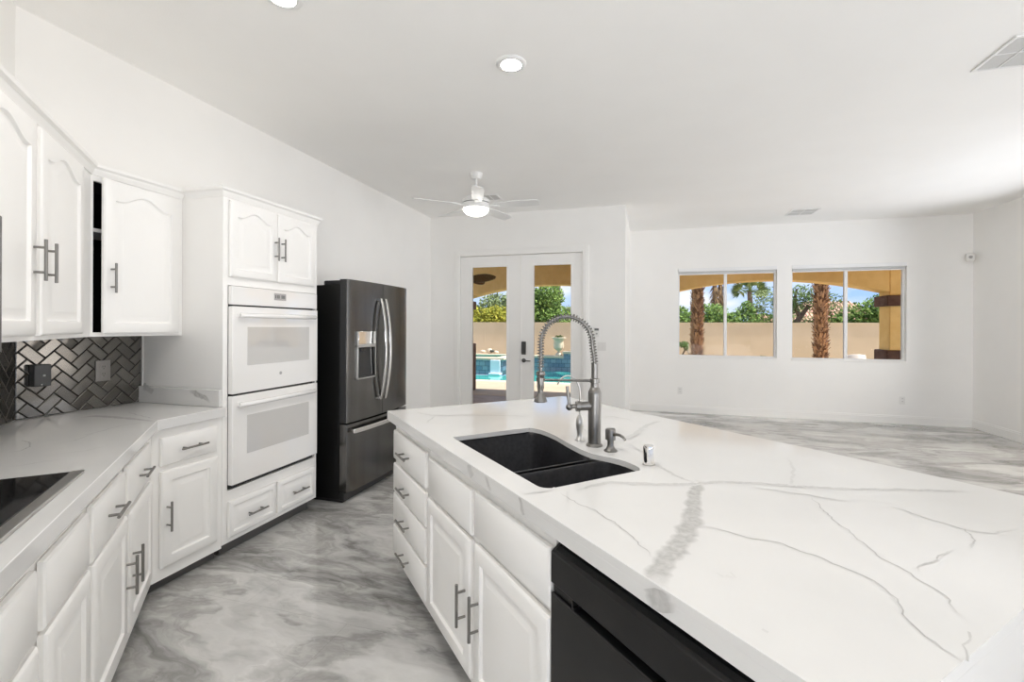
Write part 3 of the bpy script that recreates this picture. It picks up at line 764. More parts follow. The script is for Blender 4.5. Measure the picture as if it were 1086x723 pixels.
# black side returns of the doors
b = MB(); b.box(.0005, .0018, .010, .068, .642, 1.785); b.build('door_side', 'rubber', DL)
def vh(par, y):
    m = MB(); n = 22; pts = []
    for i in range(n + 1):
        t = i / n; z = .772 + (1.655 - .772) * t; out = -.048 - .055 * math.sin(PI * t) ** .8
        pts.append((y - FY0, out, z))
    lps = [[(p[0] - .013, p[1] - .006, p[2]), (p[0] + .013, p[1] - .006, p[2]), (p[0] + .013, p[1] + .010, p[2]), (p[0] - .013, p[1] + .010, p[2])] for p in pts]
    m.loops(lps)
    for z in (.785, 1.642): m.box(y - FY0 - .009, y - FY0 + .009, -.05, bow(y - FY0) + .002, z - .012, z + .012)
    m.build('handle', 'bright_handle', par, bevel=.004)
vh(DL, 3.565); vh(DR, 3.638)
m = MB(); n = 22; lps = []
for i in range(n + 1):
    t = i / n; xx = .035 + (w - .07) * t; out = -.040 - .030 * math.sin(PI * t) ** .7
    lps.append([(xx, out - .008, .557), (xx, out - .008, .592), (xx, out + .008, .592), (xx, out + .008, .557)])
m.loops(lps)
for xx in (.06, w - .06): m.box(xx - .012, xx + .012, -.05, bow(xx) + .002, .564, .585)
m.build('handle', 'bright_handle', FZ, bevel=.004)
# ice and water dispenser
x0, x1 = .105, .366
m = MB()
yb = bow(.12) - .004
m.box(x0, x0 + .012, yb - .012, .0, .976, 1.368); m.box(x1 - .012, x1, yb - .012, .0, .976, 1.368); m.box(x0, x1, yb - .012, .0, .976, .990); m.box(x0, x1, yb - .012, 0, 1.236, 1.262); 
dp = m.build('dispenser_frame', 'steel', DL, bevel=.003)
m = MB(); m.box(x0 + .012, x1 - .012, yb - .0125, 0, 1.262, 1.368); m.build('control_panel', 'chrome', dp, bevel=.003)
m = MB(); m.box(x0 + .012, x1 - .012, yb - .014, yb - .0115, .990, 1.236); m.build('recess', 'blackglass', dp)
m = MB(); m.box(x0 + .03, x0 + .075, yb - .020, yb - .012, 1.205, 1.232); m.build('spout', 'rubber', dp)
m = MB(); m.box(x0 + .02, x1 - .02, yb - .022, yb - .012, .990, .998); m.build('drip_tray', 'rubber', dp)

# ------------------------------------------------------------------ island
VI = .70
def icab(name, u0, u1, label, cat='cabinet', group='white island cabinets'):
    return thing(name, label, cat, W(u0, VI), RI, group)
r = icab('drawer_cabinet', -2.62, -2.03, 'white island cabinet of four stacked drawers at the far end')
MB().box(0, .588, 0, .60, .10, .870).build('body', 'cab', r); MB().box(.05, .588, .055, .58, 0, .0995).build('toe_kick', 'toe', r)
for z0, z1 in ((.670, .829), (.489, .645), (.320, .479), (.146, .303)):
    front('slab', r, .018, .574, z0, z1, (False, .285, (z0 + z1) / 2 - .004))
r = icab('sink_cabinet', -2.028, -1.016, 'white island cabinet below the sink with two plain fronts and two doors')
b = MB(); w = 1.012
b.box(0, .018, .02, .60, .10, .868); b.box(w - .018, w, .02, .60, .10, .868); b.box(.018, w - .018, .02, .60, .10, .118); b.box(.018, w - .018, .582, .60, .118, .868)
b.box(0, .04, 0, .02, .10, .868); b.box(w - .03, w, 0, .02, .10, .868); b.box(.49, .535, 0, .02, .10, .868); b.box(.04, .49, 0, .02, .10, .15); b.box(.535, w - .03, 0, .02, .10, .15)
b.box(.04, .49, 0, .02, .62, .868); b.box(.535, w - .03, 0, .02, .62, .868)
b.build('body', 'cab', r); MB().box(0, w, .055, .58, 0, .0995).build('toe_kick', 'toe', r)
U = -2.028
front('slab', r, -2.003 - U, -1.533 - U, .655, .820, name='false_front'); front('slab', r, -1.502 - U, -1.019 - U, .664, .826, name='false_front')
front('door', r, -2.013 - U, -1.531 - U, .138, .638, (True, -1.570 - U, .393)); front('door', r, -1.500 - U, -1.018 - U, .138, .642, (True, -1.457 - U, .404))

# dishwasher
r = thing('dishwasher', 'black stainless dishwasher with pocket handle in the island', 'dishwasher', W(-1.012, VI), RI)
w = .608
MB().box(.004, w - .004, .012, .57, .10, .862).build('tub', 'rubber', r)
MB().box(.01, w - .01, .06, .5, 0, .0995).build('toe_kick', 'rubber', r)
d = MB(); d.box(0, w, -.020, .010, .112, .716); D = d.build('door', 'dw', r, bevel=.003)
d = MB()
prof = [(-.020, .742), (-.020, .822), (-.016, .826), (.034, .858), (.034, .742)]
d.loops([[(x, y, z) for y, z in prof] for x in (0, w)])
cp = d.build('control_panel', 'dw', r, bevel=.002)
d = MB(); ps = [(-.013, .8295), (.031, .8575), (.031, .8582), (-.013, .8302)]
d.loops([[(x, y, z) for y, z in ps] for x in (.012, w - .012)]); d.build('touch_strip', 'blackglass', cp, smooth=0)
for k in range(7):
    d = MB()
    xx = .04 + .075 * k; 
    d.loops([[(x, y, z) for y, z in ((.006, .8432), (.010, .8458), (.010, .8462), (.006, .8436))] for x in (xx, xx + (.018 if k % 2 else .03))])
    d.build('button_mark', 'display_dark', cp, smooth=0)
for q in (0, w - .088): d = MB(); d.box(q, q + .088, -.012, .01, .717, .7415); d.build('handle_block', 'dw', D, bevel=.002)
d = MB(); d.box(.088, w - .088, .008, .010, .7165, .7415); d.build('pocket_handle', 'gap', D)
d = MB(); d.box(.0885, .100, -.018, .006, .7170, .7235); d.box(.0885, .093, -.018, .006, .7235, .7410); d.build('handle_lip', 'dw', D)

m = MB(); m.box(-2.615, -.33, 1.325, 1.45, 0, .870); m.box(-.398, -.33, .70, 1.325, 0, .870)
o = m.build('island_knee_wall', 'cab', rotz=RI, origin=(-1.4, 1.38, 0), bevel=.002)
tag(o, 'white panelled back of the island under the counter overhang', 'island panel')

# sink outline in (u, v)
bk = [(-1.905, 1.172), (-1.86, 1.186), (-1.798, 1.187), (-1.72, 1.180), (-1.667, 1.169), (-1.60, 1.155), (-1.541, 1.146), (-1.50, 1.140), (-1.463, 1.137), (-1.409, 1.138), (-1.37, 1.152), (-1.339, 1.166), (-1.30, 1.176), (-1.269, 1.179), (-1.22, 1.177), (-1.190, 1.168)]
def arc(cx, cy, r, a0, a1, n=5): return [(cx + r * math.cos(a0 + (a1 - a0) * i / n), cy + r * math.sin(a0 + (a1 - a0) * i / n)) for i in range(n + 1)]
hole = arc(-1.900, .777, .017, PI, 1.5 * PI) + arc(-1.206, .798, .040, 1.5 * PI, 2 * PI) + [(-1.168, 1.0), (-1.170, 1.150)] + bk[::-1] + [(-1.920, 1.158)]
m = MB()
outer = [(-2.69, .667), (-.272, .667), (-.272, 1.968), (-1.0, 1.972), (-1.9, 1.930), (-2.672, 1.918), (-2.69, 1.900)]
m.prism(outer, .902, .922, holes=[hole])
for q in ([(-2.69, .667), (-.323, .667), (-.323, .690), (-2.69, .690)], [(-2.69, .6905), (-2.667, .6905), (-2.667, 1.895), (-2.69, 1.895)], [(-2.665, 1.893), (-.323, 1.945), (-.323, 1.966), (-1.0, 1.970), (-1.9, 1.928), (-2.672, 1.917)]): m.prism(q, .872, .9018)
m.box(-.322, -.272, .667, 1.966, 0, .9018)
def inv(p): 
    a = to_uv(p); return (a[0], a[1], p[2])
TZ = .922
for px, wd, s in [
    ([(742, 509), (738, 520), (735, 535), (734, 552), (724, 572), (709, 590), (699, 604), (693, 621)], [.035, .045, .05, .055, .06, .06, .058, .062], .62),
    ([(610, 520), (645, 511.5), (680, 513), (722, 514), (760, 511), (800, 512), (850, 516), (900, 518.5), (960, 519), (1025, 521)], [.012, .028, .03, .03, .026, .022, .024, .02, .018, .012], .40),
    ([(697, 492), (708, 500), (724, 508), (740, 512)], .018, .42),
    ([(594, 522), (605, 530), (632, 542), (660, 560), (685, 583), (691, 592)], .0038, .66),
    ([(748, 557), (780, 567), (830, 577), (870, 592), (905, 606), (935, 620), (950, 635), (960, 652), (980, 675), (1000, 688), (1022, 700)], .0036, .66),
    ([(860, 527), (880, 548), (905, 567), (935, 592), (965, 608), (1003, 632), (1021, 655)], .0036, .62), ([(1027, 670), (1025, 690), (1022, 700)], .004, .6),
    ([(800, 517), (850, 524), (900, 532)], .008, .3), ([(945, 537), (1000, 555), (1025, 562), (1033, 573), (1031, 582)], .0045, .55), ([(1010, 582), (995, 592), (985, 596), (970, 606)], .0045, .5), ([(1028, 563), (1055, 566), (1070, 562)], .005, .3),
    ([(700, 446), (684, 452), (674, 460), (664, 465)], .03, .28), ([(640, 441), (652, 442), (672, 446)], .014, .25), ([(668, 470), (675, 476), (688, 482)], .012, .22), ([(838, 516), (842, 498), (836, 486)], .012, .2),
    ([(440, 437), (455, 440), (470, 441), (490, 440), (545, 441), (560, 442)], .014, .32), ([(462, 441), (455, 446), (452, 449)], .012, .3),
    ([(555, 524), (575, 521), (590, 518)], .012, .25), ([(620, 451), (618, 455), (624, 459)], .010, .25), ([(775, 607), (780, 613), (770, 610)], .006, .18), ([(760, 608), (768, 612)], .005, .15), ([(808, 668), (815, 671)], .008, .25)]:
    zrib(m, px, wd, s, TZ, inv, lim=lambda p: Vector((p.x, max(p.y, .6705), p.z)))
def vrib(px, wd, s):
    pts = []
    for x, y in px:
        v = ray(x, y); t = .667 / ((v[0] + v[1]) * S); p = (v[0] * t, v[1] * t, CAMH + v[2] * t); pts.append((to_uv(p)[0], .667, min(.921, max(.873, p[2]))))
    ribbon(m, pts, [wd] * len(px), 0, s, plane=Vector((0, -1, 0)), step=.006, jit=.001, lim=lambda p: Vector((p.x, p.y, min(.919, max(.8745, p.z)))))
vrib([(695, 623), (704, 650)], .075, .85)
vrib([(551.5, 526), (555.5, 546)], .02, .75); vrib([(497, 492), (501, 506)], .045, .5); vrib([(514, 503), (521, 522)], .02, .5)
o = m.build('island_countertop', 'quartz', rotz=RI, origin=(-1.4, 1.3, .922), bevel=.003)
tag(o, 'thick white veined quartz island top with a waterfall end', 'countertop')

# sink
def vb(u):
    for i in range(len(bk) - 1):
        if bk[i][0] <= u <= bk[i + 1][0]:
            t = (u - bk[i][0]) / (bk[i + 1][0] - bk[i][0]); return bk[i][1] + t * (bk[i + 1][1] - bk[i][1])
    return 1.16
r = thing('sink', 'black undermount double bowl composite sink in the island', 'sink', W(-1.54, .96, .66), RI)
su, sv, sz = -1.54, .96, .66
def bowl(u0, u1, zt):
    def ring(d, z, rd):
        a, b = u0 + d, u1 - d; v0 = .752 + d; N = 12
        pts = arc(a + rd, v0 + rd, rd, PI, 1.5 * PI, 4) + arc(b - rd, v0 + rd, rd, 1.5 * PI, 2 * PI, 4)
        us = [b - (b - a) * i / N for i in range(N + 1)]
        for i, q in enumerate(us):
            e = min(i, N - i); drop = (0.03, .006, 0)[e] if e < 3 else 0
            pts.append((q, vb(min(max(q, -1.90), -1.20)) + .006 - d - drop))
        return [(p[0] - su, p[1] - sv, z - sz) for p in pts]
    mb = MB(); mb.loops([ring(-.012, zt, .03), ring(0, zt, .035), ring(.004, zt - .008, .035), ring(.012, .72, .04), ring(.022, .70, .05), ring(.05, .692, .06)], cap0=False)
    return mb
B1 = bowl(-1.928, -1.418, .9008).build('bowl', 'sink', r, smooth=60); B2 = bowl(-1.372, -1.160, .9008).build('bowl', 'sink', r, smooth=60)
d = MB(); d.loops([[(x, y, z) for x, z in ((-.026, -.15), (-.022, -.022), (-.014, -.008), (.014, -.008), (.022, -.022), (.026, -.15))] for y in (-.195, .180)])
d.build('divider', 'sink', r, (-1.395 - su, 0, .868 - sz - .025), bevel=.004)
for q in (-1.67, -1.266):
    d = MB(); d.lathe([(.045, 0), (.045, .003), (.038, .004), (.02, .002)], (q - su, .97 - sv, .692 - sz + .0005), 24); d.build('drain', 'steel', r)

# ------------------------------------------------------------------ taps
fu, fv = -1.504, 1.224
r = thing('faucet', 'tall brushed steel spring spout faucet behind the sink', 'faucet', W(fu, fv, TZ), RI)
m = MB(); m.lathe([(.034, 0), (.034, .004), (.031, .008), (.0265, .011), (.0265, .215), (.0262, .222), (.020, .236), (.0175, .240)], n=28); m.build('body', 'faucet', r)
m = MB(); m.lathe([(.0165, .2405), (.0165, .258), (.0195, .260), (.0195, .276), (.0135, .279), (.0135, .338), (.012, .340)], n=22); m.build('collar', 'faucet', r)
dx, dy = -.58, -.81                            # where the spout points
Rr = .112; zs = .338; zc = .420
cl = [(dx * .010 * i / 8, dy * .010 * i / 8, zs + (zc - zs) * i / 8) for i in range(9)]
for i in range(1, 25):
    a = PI * i / 24; q = .010 + (Rr - .005) * (1 - math.cos(a)); cl.append((dx * q, dy * q, zc + Rr * math.sin(a)))
for i in range(1, 9): cl.append((dx * 2 * Rr, dy * 2 * Rr, zc - .135 * i / 8))
m = MB(); m.tube(cl, .0068, 10); m.build('hose', 'nickel', r)
# spring helix around the hose
import bisect
P = [Vector(p) for p in cl]; L = [0.]
for i in range(1, len(P)): L.append(L[-1] + (P[i] - P[i - 1]).length)
def at_len(s):
    i = min(max(bisect.bisect_right(L, s) - 1, 0), len(P) - 2); t = (s - L[i]) / (L[i + 1] - L[i]); return P[i].lerp(P[i + 1], t), (P[i + 1] - P[i]).normalized()
nd = Vector((dy, -dx, 0)).normalized(); Lt = L[-1] - .03; pts = []
turns = 44; per = 10
for i in range(turns * per + 1):
    f = i / (turns * per); c, t = at_len(f * Lt); b2 = t.cross(nd).normalized(); a = 2 * PI * i / per
    pts.append(c + (nd * math.cos(a) + b2 * math.sin(a)) * .0134)
m = MB(); m.tube(pts, .0021, 6); m.build('spring', 'faucet', r)
hx, hy = dx * 2 * Rr, dy * 2 * Rr
m = MB(); m.lathe([(.012, .305), (.018, .302), (.020, .292), (.0165, .284), (.0135, .276), (.0150, .262), (.0150, .235), (.0125, .228), (.0125, .212), (.0155, .207), (.0265, .184), (.0275, .176), (.022, .174)][::-1], (hx, hy, 0), 22); m.build('spray_head', 'faucet', r)
m = MB(); m.tube([(0, 0, .268), (dx * .11, dy * .11, .268), (hx * .93, hy * .93, .268)], [.0065, .0055, .0050], 10)
m.lathe([(.0185, .262), (.0185, .276)], (hx, hy, 0), 20); m.build('docking_arm', 'faucet', r)
# side lever pointing to the user's side
m = MB(); ax, ay = -.42, -.907
m.tube([(ax * .018, ay * .018, .165), (ax * .062, ay * .062, .163)], [.0185, .0185], 18)
m.tube([(ax * .062, ay * .062, .163), (ax * .066, ay * .066, .163), (ax * .078, ay * .078, .163)], [.0215, .0225, .0205], 18)
m.tube([(ax * .078, ay * .078, .163), (ax * .098, ay * .098, .163)], [.009, .009], 12)
hb = m.build('valve', 'faucet', r)
m = MB(); m.ball((ax * .106, ay * .106, .160), .0145, 14, 8); m.tube([(ax * .106, ay * .106, .170), (ax * .112, ay * .112, .215), (ax * .114, ay * .114, .245)], [.0065, .0062, .0072], 10); m.build('lever', 'faucet', hb)

r = thing('soap_dispenser', 'short steel soap pump between the tall faucet and the chrome cap', 'soap dispenser', W(-1.408, 1.227, TZ), RI)
m = MB(); m.lathe([(.026, 0), (.026, .004), (.018, .010), (.013, .022), (.013, .046)], n=22); m.build('base', 'faucet', r)
m = MB(); m.lathe([(.0205, .046), (.0205, .082), (.018, .088)], n=22)
m.build('pump_head', 'faucet', r)
m = MB(); m.tube([(.012, 0, .066), (.035, .0, .072), (.055, -.002, .074), (.075, -.004, .070), (.088, -.005, .062)], [.0065, .006, .0055, .005, .0045], 10); m.build('spout', 'faucet', r)

r = thing('air_gap', 'small polished chrome air gap cap beside the soap pump', 'air gap', W(-1.206, 1.227, TZ), RI)
m = MB(); m.lathe([(.0215, 0), (.0215, .003), (.0195, .005), (.0195, .060), (.0185, .066), (.014, .070)], n=30); m.build('cap', 'chrome', r)
m = MB(); m.lathe([(.0225, .0002), (.0225, .003)], n=30); m.build('ring', 'steel', r)

r = thing('water_tap', 'slim pale drinking water tap with a vase shaped base behind the sink', 'faucet', W(-1.606, 1.226, TZ), RI)
M['grey_fabric'] = mat('blind_fabric', (.58, .58, .575), .8)
M['porcelain'] = mat('pale_satin_nickel', (.66, .65, .63), .30, .85)
m = MB(); m.lathe([(.021, 0), (.021, .004), (.0155, .009), (.0115, .026), (.0145, .050), (.0175, .072), (.0165, .090), (.0105, .104), (.0065, .112)], n=22); m.build('base', 'porcelain', r)
tp = [(0, 0, .11), (0, 0, .20)]
for i in range(1, 13):
    a = PI * .83 * i / 12; q = .052 * (1 - math.cos(a)); tp.append((-.55 * q, -.83 * q, .20 + .078 * math.sin(a)))
m = MB(); m.tube(tp, .0036, 8); m.build('spout', 'porcelain', r)

# ------------------------------------------------------------------ small wall and ceiling fixtures
def plate_y(name, label, x, z, w, h, gang, y=YB, grp=None):
    r = thing(name, label, 'outlet' if name == 'outlet' else 'switch', (x, y, z), 0, grp)
    MB().box(-w / 2, w / 2, -.006, 0, -h / 2, h / 2).build('cover_plate', 'white_plastic', r, bevel=.002)
    if name == 'outlet':
        for q in (-.021, .021):
            f = MB(); f.lathe([(.0165, 0), (.0165, .002)], n=18); f.v = [(p[0], -.006 - p[2], q + p[1]) for p in f.v]; f2 = f.build('receptacle', 'white_plastic', r)
            h2 = MB(); h2.box(-.007, -.0042, -.0095, -.0079, q - .001, q + .009); h2.box(.0042, .007, -.0095, -.0079, q - .001, q + .009); h2.build('slots', 'slot', f2)
    else:
        for q in gang: MB().box(q - .016, q + .016, -.009, -.006, -.033, .033).build('rocker', 'white_plastic', r, bevel=.001)
    return r
plate_y('outlet', 'white wall outlet below the window nearer the patio doors', .565, .367, .072, .115, None)
plate_y('outlet', 'white wall outlet below the window nearer the room corner', 3.655, .352, .072, .115, None)
plate_y('light_switch', 'white two gang switch plate beside the patio doors', -.560, 1.152, .116, .115, (-.024, .024), YD)
r = thing('thermostat', 'small white thermostat with a dark screen above the switch plate', 'thermostat', (-.628, YD, 1.345), 0)
MB().box(-.038, .038, -.022, 0, -.062, .062).build('housing', 'white_plastic', r, bevel=.004)
MB().box(-.028, .028, -.024, -.022, .022, .050).build('screen', 'display_dark', r)
MB().box(-.012, .012, -.024, -.022, -.03, -.010).build('button', 'display', r)

r = thing('motion_sensor', 'small round white motion sensor high in the far room corner', 'sensor', (4.42, 8.075, 2.425), 0)
m = MB(); m.lathe([(.028, -.062), (.046, -.048), (.055, -.02), (.055, .02), (.045, .05), (.025, .062)], n=20); m.build('housing', 'white_plastic', r)
m = MB(); m.ball((-.018, -.045, -.004), .022, 12, 8); m.build('lens', 'display', r)
m = MB(); m.tube([(0.02, .02, .03), (.077, .074, .05)], .012, 8); m.build('bracket', 'white_plastic', r)

def downlight(x, y, label, k='kit'):
    r = thing('recessed_light', label, 'ceiling light', (x, y, CH), 0, 'recessed ceiling lights')
    m = MB(); m.lathe([(.060, -.001), (.062, -.012), (.070, -.014), (.088, -.010), (.096, -.003), (.096, -.0005)], n=36, cap0=False, cap1=False); m.build('trim_ring', 'fanwhite', r, smooth=60)
    m = MB(); m.lathe([(.061, -.0115), (.05, -.013), (.02, -.014)], n=30, cap0=False); m.build('lens', 'lamp_' + k, r)
    return r
downlight(-.807, 2.763, 'round recessed ceiling light above the island')
downlight(-1.738, 1.893, 'round recessed ceiling light cut off by the top of the picture', 'kit2')
downlight(-.95, .95, 'added unseen round fill light above the aisle out of the picture', 'isl')  # added lamp out of view, brightens the aisle and counter
downlight(-.70, -.35, 'added unseen round fill light behind the camera near the angled wall', 'cor')  # added lamp out of view, fills the angled corner
downlight(3.45, 3.3, 'added unseen round fill light in the living room behind the camera', 'liv')  # added lamp out of view, lifts the right wall and living floor

def vent(name, label, x0, x1, y0, y1, nx, ny, slat_axis='y'):
    r = thing(name, label, 'vent', ((x0 + x1) / 2, (y0 + y1) / 2, CH), 0)
    cx, cy = (x0 + x1) / 2, (y0 + y1) / 2; a, b = (x1 - x0) / 2, (y1 - y0) / 2; t = .018
    f = MB(); f.box(-a, a, -b, -b + t, -.010, -.0004); f.box(-a, a, b - t, b, -.010, -.0004); f.box(-a, -a + t, -b + t, b - t, -.010, -.0004); f.box(a - t, a, -b + t, b - t, -.010, -.0004)
    for i in range(1, nx): q = -a + 2 * a * i / nx; f.box(q - .004, q + .004, -b + t, b - t, -.010, -.0004)
    for i in range(1, ny): q = -b + 2 * b * i / ny; f.box(-a + t, a - t, q - .004, q + .004, -.010, -.0004)
    f.build('frame', 'fanwhite', r, bevel=.002)
    MB().box(-a + t, a - t, -b + t, b - t, -.0014, -.0005).build('backing', 'vent_back', r)
    s = MB(); n = int(2 * b / .014)
    for i in range(n):
        q = -b + t + (2 * b - 2 * t) * (i + .5) / n
        s.add([(-a + t, q - .004, -.002), (a - t, q - .004, -.002), (a - t, q + .003, -.007), (-a + t, q + .003, -.007)], [(0, 1, 2, 3)])
    s.build('slats', 'vent_slat', r, smooth=0)
    return r
vent('return_vent', 'large square ceiling vent grille cut off by the picture edge', 1.985, 2.50, 3.255, 3.632, 4, 2)
vent('ceiling_vent', 'small ceiling vent near the wall with two windows', 1.95, 2.30, 7.20, 7.56, 2, 2)
vent('ceiling_vent', 'small ceiling vent behind the ceiling fan', -1.98, -1.76, 5.42, 5.66, 2, 1)

# ceiling fan
fx, fy = -1.738, 4.640
r = thing('ceiling_fan', 'white five blade ceiling fan with a lit bowl lamp before the patio doors', 'ceiling fan', (fx, fy, CH), 0)
m = MB(); m.lathe([(.068, -.0005), (.068, -.012), (.060, -.040), (.045, -.062), (.018, -.066)], n=26); m.build('canopy', 'fanwhite', r)
m = MB(); m.cyl((0, 0, -.066), (0, 0, -.235), .012, 14); m.build('downrod', 'fanwhite', r)
m = MB(); m.lathe([(.028, -.225), (.045, -.240), (.120, -.268), (.148, -.292), (.150, -.318), (.142, -.322), (.142, -.328), (.152, -.332), (.152, -.372), (.140, -.384)], n=36); m.build('motor_housing', 'fanwhite', r)
m = MB(); m.lathe([(.143, -.322), (.143, -.328)], n=36, cap0=False, cap1=False); m.build('dark_band', 'slot', r)
m = MB(); m.lathe([(.136, -.384), (.130, -.405), (.105, -.432), (.06, -.450), (.015, -.456)], n=32); m.build('lamp_bowl', 'bowl', r)
for k in range(5):
    phi = YAW + PI / 2 + math.radians(180 + 6 + 72 * k)
    m = MB(); xs = [(.20, .050), (.30, .058), (.50, .064), (.62, .060), (.672, .050), (.68, .040)]
    m.loops([[(x, -h, -.004 + .24 * h), (x, h, -.004 - .24 * h), (x, h, .004 - .24 * h), (x, -h, .004 + .24 * h)] for x, h in xs])
    bl = m.build('blade', 'fanwhite', r, (0, 0, -.345), rotz=phi, bevel=.002)
    m = MB(); m.box(.13, .25, -.022, .022, -.012, -.005); m.build('blade_iron', 'fanwhite', bl, bevel=.003)

# roller blinds rolled up in their head boxes
for (a, b_, za, zb), lab in ((W1, 'white roller blind rolled up above the window nearer the patio doors'), (W2, 'white roller blind rolled up above the window nearer the corner')):
    r = thing('roller_blind', lab, 'blind', ((a + b_) / 2, YB + .02, zb), 0, 'rolled up window blinds'); h = (b_ - a) / 2 - .002
    m = MB(); m.box(-h, h, -.028, .036, -.055, -.001); m.build('head_box', 'vinyl', r, bevel=.004)
    m = MB(); m.cyl((-h + .01, .004, -.071), (h - .01, .004, -.071), .023, 16); m.build('rolled_fabric', 'grey_fabric', r)
    m = MB(); m.box(-h + .01, h - .01, -.001, .009, -.108, -.092); m.build('bottom_rail', 'vinyl', r, bevel=.002)

# ------------------------------------------------------------------ outdoors
AY0, AY1 = 9.50, 9.88
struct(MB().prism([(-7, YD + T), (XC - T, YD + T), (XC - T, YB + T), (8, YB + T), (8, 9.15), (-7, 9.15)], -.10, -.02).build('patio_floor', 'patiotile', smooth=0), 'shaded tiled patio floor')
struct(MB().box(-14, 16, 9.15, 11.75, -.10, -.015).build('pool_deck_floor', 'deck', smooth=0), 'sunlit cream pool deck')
struct(MB().box(-40, 60, 15.9, 90, -.30, -.14).build('yard_ground', 'gravel', smooth=0), 'tan gravel yard')
g = MB(); g.box(-40, -14, 4, 15.9, -.30, -.14); g.box(-.55, 60, 11.75, 15.9, -.30, -.14); g.box(16, 60, -8, 11.75, -.30, -.14); struct(g.build('side_ground', 'gravel', smooth=0))
struct(MB().prism([(-7, YD + T), (XC - T, YD + T), (XC - T, YB + T), (8, YB + T), (8, 9.90), (-7, 9.90)], 2.95, 3.06).build('patio_ceiling', 'stucco', smooth=0), 'golden stucco patio ceiling')
struct(MB().box(XR + T, 8.4, -4.5, YB + T, 2.9, 3.05).build('added_sun_block', 'stucco', smooth=0))  # unseen slab added to keep the sun out of the side openings
def arcade(name, x0, x1, zs=2.05, za=2.30, lab=None):
    N = 28; m = MB(); c = (x0 + x1) / 2; h = (x1 - x0) / 2
    prof = [(x0, 2.95), (x1, 2.95), (x1, zs)]
    n_ = 2.0
    for i in range(1, N): 
        x = x1 + (x0 - x1) * i / N; t = abs(x - c) / h; prof.append((x, za - (za - zs) * t ** n_))
    prof.append((x0, zs))
    m.prism([(p[0], p[1]) for p in prof], 0, AY1 - AY0); m.v = [(p[0], AY0 + p[2], p[1]) for p in m.v]
    struct(m.build(name, 'stucco', smooth=30), lab)
arcade('arch_wall_1', -3.755, -.09, lab='golden stucco arch outside the patio doors'); arcade('arch_wall_2', .34, 4.07, lab='golden stucco arch outside the windows')
arcade('arch_wall_3', 4.50, 8.0); arcade('arch_wall_4', -7, -4.20)
for i, (a, b_) in enumerate(((-4.20, -3.755), (-.09, .34), (4.07, 4.50))):
    r = thing('column_%d' % (i + 1), 'golden patio column with brown bands', None, ((a + b_) / 2, (AY0 + AY1) / 2, 0), kind='structure'); h = (b_ - a) / 2; d = (AY1 - AY0) / 2
    MB().box(-h, h, -d, d, -.02, 2.95).build('shaft', 'stucco', r, bevel=.02)
    MB().box(-h - .055, h + .055, -d - .055, d + .055, 1.80, 1.985).build('cap_band', 'brownband', r, bevel=.012)
    MB().box(-h - .055, h + .055, -d - .055, d + .055, -.02, 1.035).build('base_band', 'brownband', r, bevel=.02)
# yard wall with block joints
m = MB(); WY = 19.3; m.box(-30, 40, WY, WY + .2, -.14, 1.56); m.box(-30, 40, WY - .02, WY + .22, 1.56, 1.615)
for k_ in range(-7, 10): m.box(k_ * 4.2 - .012 + 1.6, k_ * 4.2 + .012 + 1.6, WY - .004, WY, -.14, 1.56)
struct(m.build('wall_yard', 'yardwall', smooth=0), 'tan block wall around the yard')
# pool
r = thing('swimming_pool', 'turquoise swimming pool with blue tiled raised edge beyond the patio', 'pool', (-2, 13.8, -.14))
sx1 = on_y(533.5, 390, 14.0)[0]; E_ = 1.4; sl, sr = sx1 - 2.8 + 2 - .06, sx1 + 2 + .06
def back_px(x): return on_y(x, 380, 16.0)[0] + 2
xr = back_px(597)
b = MB(); b.prism([(-12, -2.05), (E_, -2.05), (E_, 2.2), (sr, 2.2), (sr, .08), (sl, .08), (sl, 2.2), (-12, 2.2)], -.05, .02); b.build('pool_water', 'water', r, smooth=0)
b = MB(); b.box(-12, xr, 2.3, 2.5, -.05, .46); b.box(xr, E_, 2.3, 2.5, -.05, .62); b.build('raised_wall', 'pooltile', r, smooth=0)
b = MB(); b.box(-12, xr, 2.26, 2.62, .46, .54); b.box(xr - .03, E_, 2.26, 2.62, .62, .70); b.build('wall_coping', 'coping', r, bevel=.01)
b = MB(); b.box(-12, E_, -2.35, -2.03, .02, .13); b.build('deck_coping', 'coping', r, bevel=.01)
# spa
r = thing('spa', 'raised blue tiled spa with cream coping and spillway', 'spa', (sx1 - 1.4, 15.0, -.12))
b = MB(); b.box(-1.4, 1.4, -1.0, -.8, 0, .48); b.box(-1.4, 1.4, .9, 1.0, 0, .48); b.box(-1.4, -1.2, -.8, .9, 0, .48); b.box(1.2, 1.4, -.8, .9, 0, .48); b.build('tiled_wall', 'pooltile', r, smooth=0)
b = MB(); b.box(-1.45, 1.45, -1.06, -.68, .48, .55); b.box(-1.45, 1.45, .78, 1.05, .48, .55); b.box(-1.45, -1.1, -.68, .78, .48, .55); b.box(1.1, 1.45, -.68, .78, .48, .55); b.build('coping', 'coping', r, bevel=.01)
b = MB(); b.box(-1.2, 1.2, -.8, .9, .30, .42); b.build('spa_water', 'water', r, smooth=0)
b = MB(); b.prism([(1.02, -1.02), (1.32, -1.02), (1.34, -1.12), (1.00, -1.12)], 0.02, .485); b.prism([(.95, -1.0), (1.38, -1.0), (1.36, -1.22), (.98, -1.22)], .005, .08); b.build('spillway', 'spillwater', r, bevel=.02)
